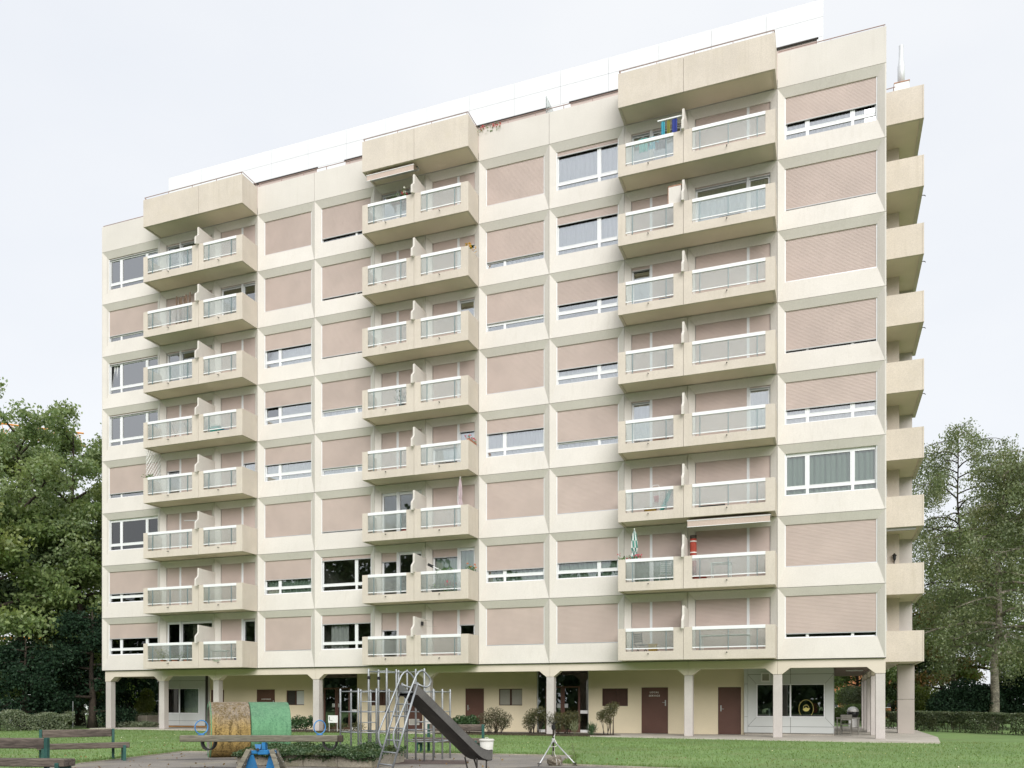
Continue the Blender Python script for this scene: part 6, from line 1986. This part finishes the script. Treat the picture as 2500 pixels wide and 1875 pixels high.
cloud('dry_shrub', 'brown twiggy shrub left of the second entrance', 'shrub', (22.65, 0.1, 0), [(0, 0, 0.85, 0.55, 0.4, 0.35), (0.45, 0, 0.6, 0.4, 0.35, 0.4), (-0.45, 0, 0.6, 0.4, 0.35, 0.4), (0.1, 0, 0.45, 0.6, 0.3, 0.35)], 4200, 0.055, M['twiggy'], 74, 30, aspect=0.5)
cloud('olive_shrub', 'olive green shrub at the left jamb of the second entrance', 'shrub', (24.35, 0.35, 0), [(0, 0, 0.75, 0.4, 0.35, 0.4), (0.45, 0, 0.95, 0.4, 0.35, 0.3), (-0.2, 0, 0.5, 0.35, 0.3, 0.35)], 3200, 0.06, M['olive'], 75, 18)
cloud('olive_shrub', 'yellow green bushy shrub in front of the second entrance doors', 'shrub', (25.55, 0.3, 0), [(0, 0, 0.55, 0.5, 0.4, 0.45), (0.45, 0, 0.65, 0.45, 0.35, 0.4), (-0.4, 0, 0.7, 0.4, 0.35, 0.4), (0.75, 0, 0.7, 0.25, 0.2, 0.35)], 4800, 0.06, M['olive'], 76, 18)
cloud('small_tree_shrub', 'upright little shrub on a bare stem left of the service door', 'shrub', (27.75, 0.2, 0), [(0.1, 0, 1.05, 0.33, 0.3, 0.32), (-0.25, 0, 0.8, 0.28, 0.25, 0.28), (0.3, 0, 1.25, 0.22, 0.2, 0.2), (0.05, 0, 0.62, 0.2, 0.2, 0.2)], 2600, 0.06, M['olive'], 77, 9)
cloud('grass_tuft', 'tuft of long green blades beside the upright little shrub', 'grass tuft', (27.1, 0.0, 0), [(0, 0, 0.25, 0.22, 0.2, 0.25)], 160, 0.34, M['laurel'], 78, None, aspect=0.07, axis=1.2)
cloud('grass_tuft', 'pale tall grass blades at the right jamb of the second entrance', 'grass tuft', (26.35, -0.05, 0), [(0, 0, 0.3, 0.16, 0.15, 0.3)], 70, 0.42, leaf_mat("pale_blades", [(0.20, 0.22, 0.12), (0.26, 0.27, 0.16)], 0.3), 79, None, aspect=0.05, axis=1.6)
t = thing('tall_weed', 'single thin brown weed stalk right of the tripod', 'weed', (*ahead(1402, 19.4), -0.05))
obj('stem', MB().tube([(0.05, 0, 0), (0.03, 0, 0.22), (-0.03, 0.0, 0.42), (-0.08, 0, 0.56)], [0.005, 0.004, 0.003, 0.002], 5).mesh('stem', M['bark']), t)
obj('seed_head', quads_mesh('seed_head', leaves(RNG.normal(0, 1, (30, 3)) * np.array([0.02, 0.02, 0.12]) + np.array([-0.03, 0, 0.38]), 0.03), M['twiggy']), t)
# rusty plant in front of the wall sign
t = thing('garden_sign', 'small white sign on thin posts in front of the first entrance', 'sign', (14.6, -0.35, -0.03))
obj('sign_board', MB().use(M['white']).cbox(-0.26, 0.26, -0.012, 0.012, 0.45, 0.80, 0.004).use(M['dark']).box(-0.20, -0.17, -0.0135, -0.0125, 0.56, 0.74).box(-0.17, -0.02, -0.0135, -0.0125, 0.55, 0.565).mesh('sign_board'), t)
for sx in (-0.22, 0.22):
    obj('sign_post', MB().tube([(sx, 0.02, 0), (sx, 0.02, 0.5)], 0.012, 6).mesh('sign_post', M['white']), t)

# grass blades and flowers on the part of the lawn that can be told apart
n = 70000
gx, gy = RNG.uniform(-3, 46, n), RNG.uniform(-21, -0.4, n)
U_ = (gx - CAM_X) * _c + (gy - CAM_Y) * _s
Z_ = -(gx - CAM_X) * _s + (gy - CAM_Y) * _c


def inside(poly, x, y):
    r = np.zeros(len(x), bool)
    for (xa_, ya_), (xb_, yb_) in zip(poly, poly[1:] + poly[:1]):
        c_ = ((ya_ > y) != (yb_ > y)) & (x < (xb_ - xa_) * (y - ya_) / (yb_ - ya_ + 1e-9) + xa_)
        r ^= c_
    return r


slab_front = np.interp(gx, [-0.6, 26.5, 28, 32, 38, 40.15, 40.2], [-0.3, -0.3, -0.68, -1.22, -1.95, -1.9, 5])
ok = ~inside(poly, gx, gy) & (gy < slab_front) & (Z_ > 17) & (np.abs(U_) / Z_ < 0.63)
gx, gy, Z_ = gx[ok], gy[ok], Z_[ok]
n = len(gx)
hgt = RNG.uniform(0.025, 0.06, n)
an = RNG.uniform(0, 2 * math.pi, n)
lx, ly = RNG.normal(0, 0.02, n), RNG.normal(0, 0.02, n)
wd = RNG.uniform(0.006, 0.014, n)
co = np.empty((n, 4, 3))
bz = -0.052
co[:, 0] = np.column_stack([gx - np.cos(an) * wd, gy - np.sin(an) * wd, np.full(n, bz)])
co[:, 1] = np.column_stack([gx + np.cos(an) * wd, gy + np.sin(an) * wd, np.full(n, bz)])
co[:, 2] = np.column_stack([gx + lx + np.cos(an) * wd * 0.3, gy + ly + np.sin(an) * wd * 0.3, bz + hgt])
co[:, 3] = np.column_stack([gx + lx - np.cos(an) * wd * 0.3, gy + ly - np.sin(an) * wd * 0.3, bz + hgt])
ex, ey = [], []
for (xa_, ya_), (xb_, yb_) in zip(edge, edge[1:]):
    m_ = int(150 * math.hypot(xb_ - xa_, yb_ - ya_))
    f_ = RNG.random(m_)
    ex.append(xa_ + (xb_ - xa_) * f_ + RNG.normal(0, 0.05, m_))
    ey.append(ya_ + (yb_ - ya_) * f_ + RNG.normal(0.03, 0.05, m_))
ex, ey = np.concatenate(ex), np.concatenate(ey)
ep = np.column_stack([ex, ey, np.full(len(ex), 0.01)])
co = np.concatenate([co, leaves(ep, 0.10, 0.1, 0.12, 0, RNG, np.tile(np.array([[0.0, 0.0, 1.2]]), (len(ex), 1)))])
o = obj('grass', quads_mesh('grass', co, M['blade']), kind='stuff')
o['label'] = 'short mown grass blades over the lawn'
n = 900
fx, fy = RNG.uniform(0, 46, n), RNG.uniform(-20, -1, n)
ok = ~inside(poly, fx, fy) & (fy < np.interp(fx, [-0.6, 26.5, 28, 32, 38, 40.15, 40.2], [-0.3, -0.3, -0.68, -1.22, -1.95, -1.9, 5]) - 0.1) & ((np.sin(fx * 0.7) + np.sin(fy * 0.9 + fx * 0.3) + RNG.normal(0, 0.8, n)) > 0.2)
fp = np.column_stack([fx[ok], fy[ok], np.full(ok.sum(), 0.005)])
o = obj('daisies', quads_mesh('daisies', leaves(fp, 0.032, 0.9, 0.9), M['petal_daisy']), kind='stuff')
o['label'] = 'small white and yellow flowers sprinkled over the lawn'


n = 700
fx, fy = RNG.uniform(15, 36, n), RNG.uniform(-24, -12, n)
keepf = RNG.random(n) < np.clip(1.2 - np.abs(fx - 21) / 12, 0.12, 1)
fp = np.column_stack([fx, fy, np.full(n, -0.015)])[keepf]
o = obj('fallen_leaves', quads_mesh('fallen_leaves', leaves(fp, 0.06, 0.85, 0.7), leaf_mat("dry_fallen_leaves", [(0.20, 0.12, 0.05), (0.30, 0.20, 0.07), (0.16, 0.10, 0.06)], 0.2)), kind='stuff')
o['label'] = 'dry brown leaves scattered over the playground paving'

# ------------------------------------------------------------------ beyond the garden
def car(name, label, x, y, rz, m, L=4.3, Wd=1.75):
    t = thing(name, label, 'car', (x, y, -0.05), rz, 'cars parked beyond the garden')
    h = L / 2
    prof = [(-h, 0.32), (-h + 0.05, 0.28), (h - 0.1, 0.28), (h, 0.38), (h - 0.02, 0.66), (h - 0.25, 0.80), (h - 1.05, 0.90), (h - 1.75, 1.38), (h - 2.2, 1.47), (-h + 1.0, 1.47), (-h + 0.35, 1.30), (-h + 0.06, 0.92), (-h, 0.75)]
    q = MB()
    n_ = len(prof)
    rows = []
    for yy, k_ in ((-Wd / 2, 1), (-Wd / 2 + 0.0, 0)):
        pass
    def ring(yy, inset):
        return [(px_, yy * (1 - (0.20 if pz_ > 1.0 else 0.02) * inset), pz_) for px_, pz_ in prof]
    a_, b_ = ring(-Wd / 2, 1), ring(Wd / 2, 1)
    q.face(a_)
    q.face(b_[::-1])
    for i in range(n_):
        j = (i + 1) % n_
        q.face([a_[j], a_[i], b_[i], b_[j]])
    obj('body', q.mesh('body', m), t)
    g_ = MB()
    for sy in (-1, 1):
        yb_, yt_ = sy * (Wd / 2 * 0.985), sy * (Wd / 2 * 0.80 + 0.012)
        g_.face([(h - 1.15, yb_, 0.93), (-h + 0.55, yb_, 0.93), (-h + 0.75, yt_, 1.38), (h - 1.78, yt_, 1.38)][::sy])
    g_.face([(h - 1.08, -Wd * 0.42, 0.925), (h - 1.08, Wd * 0.42, 0.925), (h - 1.72, Wd * 0.37, 1.385), (h - 1.72, -Wd * 0.37, 1.385)])
    g_.face([(-h + 0.05, Wd * 0.42, 0.96), (-h + 0.05, -Wd * 0.42, 0.96), (-h + 0.33, -Wd * 0.37, 1.31), (-h + 0.33, Wd * 0.37, 1.31)])
    obj('windows', g_.mesh('windows', M['car_glass']), t)
    for sx in (-1, 1):
        for sy in (-1, 1):
            w_ = MB().use(M['rubber']).tube([(0, -0.1, 0), (0, 0.1, 0)], 0.32, 18).use(M['alu']).tube([(0, -0.106, 0), (0, 0.106, 0)], 0.2, 12)
            obj('wheel', w_.mesh('wheel'), t, (sx * (h - 0.82), sy * (Wd / 2 - 0.10), 0.32))
    for sy in (-1, 1):
        obj('headlight', MB().cbox(h - 0.10, h - 0.01, sy * 0.62 - 0.16, sy * 0.62 + 0.16, 0.60, 0.72, 0.01).mesh('headlight', M['white']), t)
    return t


car('parked_car', 'white car glimpsed under the left trees', *ahead(88, 60), R(15), M['car_white'])
car('parked_car', 'dark car at the left edge behind the hedge', *ahead(-2, 54), R(20), M['car_dark'])
car('parked_car', 'second white car glimpsed left of the round shrub', *ahead(120, 66), R(10), M['car_white'])
car('parked_car', 'silver car seen between the left hand pillars', *ahead(302, 74), R(0), M['car_silver'])
car('parked_car', 'dark car hidden low behind the dark yew', *ahead(52, 57), R(12), M['car_dark'])
for px in (50, 122, 178):
    x_, y_ = ahead(px, 45.2)
    t = thing('fence_post', {50: 'thin grey fence post leftmost behind the left hedge', 122: 'thin grey fence post between the yew and the round shrub', 178: 'thin grey fence post touching the round yellow green shrub'}[px], 'fence post', (x_, y_, -0.05), 0, 'fence posts behind the left hedge')
    obj('post', MB().tube([(0, 0, 0), (0, 0, 1.45)], 0.025, 6).mesh('post', M['galv']), t)
    obj('cap', MB().lathe([(0.03, 1.45), (0.03, 1.47), (0.0, 1.49)], (0, 0, 0), 6).mesh('cap', M['galv']), t)


def house(name, label, x, y, rz, w, d, h, wm, roof_m, storeys, cols, roof='flat'):
    t = thing(name, label, 'building', (x, y, -0.05), rz)
    obj('wall', MB().box(-w / 2, w / 2, 0, d, 0, h).mesh('wall', wm), t)
    obj('roof', MB().box(-w / 2 - 0.2, w / 2 + 0.2, -0.2, d + 0.2, h + 0.001, h + 0.3).mesh('roof', roof_m), t)
    wm_ = MB().use(M['white_metal']).box(-0.6, 0.6, -0.05, -0.002, 0, 0.06).box(-0.6, 0.6, -0.05, -0.002, 1.34, 1.4).box(-0.6, -0.54, -0.05, -0.002, 0.06, 1.34).box(0.54, 0.6, -0.05, -0.002, 0.06, 1.34).use(M['car_glass']).box(-0.54, 0.54, -0.03, -0.003, 0.06, 1.34).mesh('window')
    for s_ in range(storeys):
        for c_ in range(cols):
            obj('window', wm_, t, (-w / 2 + w * (c_ + 0.5) / cols, 0, 0.9 + s_ * (h / storeys)))
    return t


house('brick_house', 'orange brick building seen through the open passage', *ahead(2030, 78), YAW, 13, 10, 9.5, M['brick_orange'], M['slab'], 3, 5)
house('white_house', 'white low building glimpsed beyond the pine shrub', *ahead(2290, 74), YAW, 3.2, 6, 4.4, M['far_white'], M['far_white'], 1, 1)
house('pale_house', 'pale house hidden behind the left trees', *ahead(40, 95), YAW, 16, 10, 8.5, M['far_white'], M['orange'], 3, 6)

# tower crane behind the trees on the left
t = thing('tower_crane', 'orange tower crane jib glimpsed through the left tree tops', 'crane', (*ahead(-60, 115), -0.05), YAW)
q = MB()
zj = 40.0
for sx, sy in ((-0.6, -0.6), (0.6, -0.6), (0.6, 0.6), (-0.6, 0.6)):
    q.tube([(sx, sy, 0), (sx, sy, 44)], 0.1, 4)
for i in range(22):
    q.tube([(-0.6, -0.6, i * 2), (0.6, -0.6, i * 2 + 2)], 0.06, 4)
obj('mast', q.mesh('mast', M['orange']), t)
q = MB()
for (a_, b_) in (((-8, 0, 39.3), (14.5, 0, 36.6)), ((-8, 1.0, 39.3), (14.5, 1.0, 36.6)), ((-8, 0.5, 40.9), (14.5, 0.5, 38.2))):
    q.tube([a_, b_], 0.11, 4)
for i in range(15):
    f0, f1 = i / 15, (i + 1) / 15
    q.tube([(-8 + 22.5 * f0, 0, 39.3 - 2.7 * f0), (-8 + 22.5 * (f0 + f1) / 2, 0.5, 40.9 - 2.7 * (f0 + f1) / 2), (-8 + 22.5 * f1, 0, 39.3 - 2.7 * f1)], 0.06, 4)
obj('jib', q.mesh('jib', M['orange']), t)

# the wood on the far side of the garden, behind the photographer: the lower windows mirror it
n = 75000
rng = np.random.default_rng(90)
cxs = np.array([(-112 + i * 5.0 + rng.uniform(-1.5, 1.5), -72 + rng.uniform(-5, 5), rng.uniform(15, 23) + (8 if i < 20 else 0)) for i in range(42)])
idx = rng.integers(0, len(cxs), n)
g_ = rng.normal(size=(n, 3))
g_ /= np.linalg.norm(g_, axis=1, keepdims=True)
pts = np.column_stack([cxs[idx, 0], cxs[idx, 1], cxs[idx, 2] * 0.52]) + g_ * rng.random((n, 1)) ** 0.4 * np.column_stack([np.full(n, 4.6), np.full(n, 4.6), cxs[idx, 2] * 0.5])
low = np.column_stack([rng.uniform(-118, 98, 16000), rng.uniform(-78, -66, 16000), 7.5 * rng.random(16000) ** 1.2])
pts = np.concatenate([pts, low])
o = obj('woodland', quads_mesh('woodland', leaves(pts, 1.0, 0.3, 0.8, 0, rng), M['deep']), kind='stuff')
o['label'] = 'dark row of trees across the garden mirrored in the lower windows'
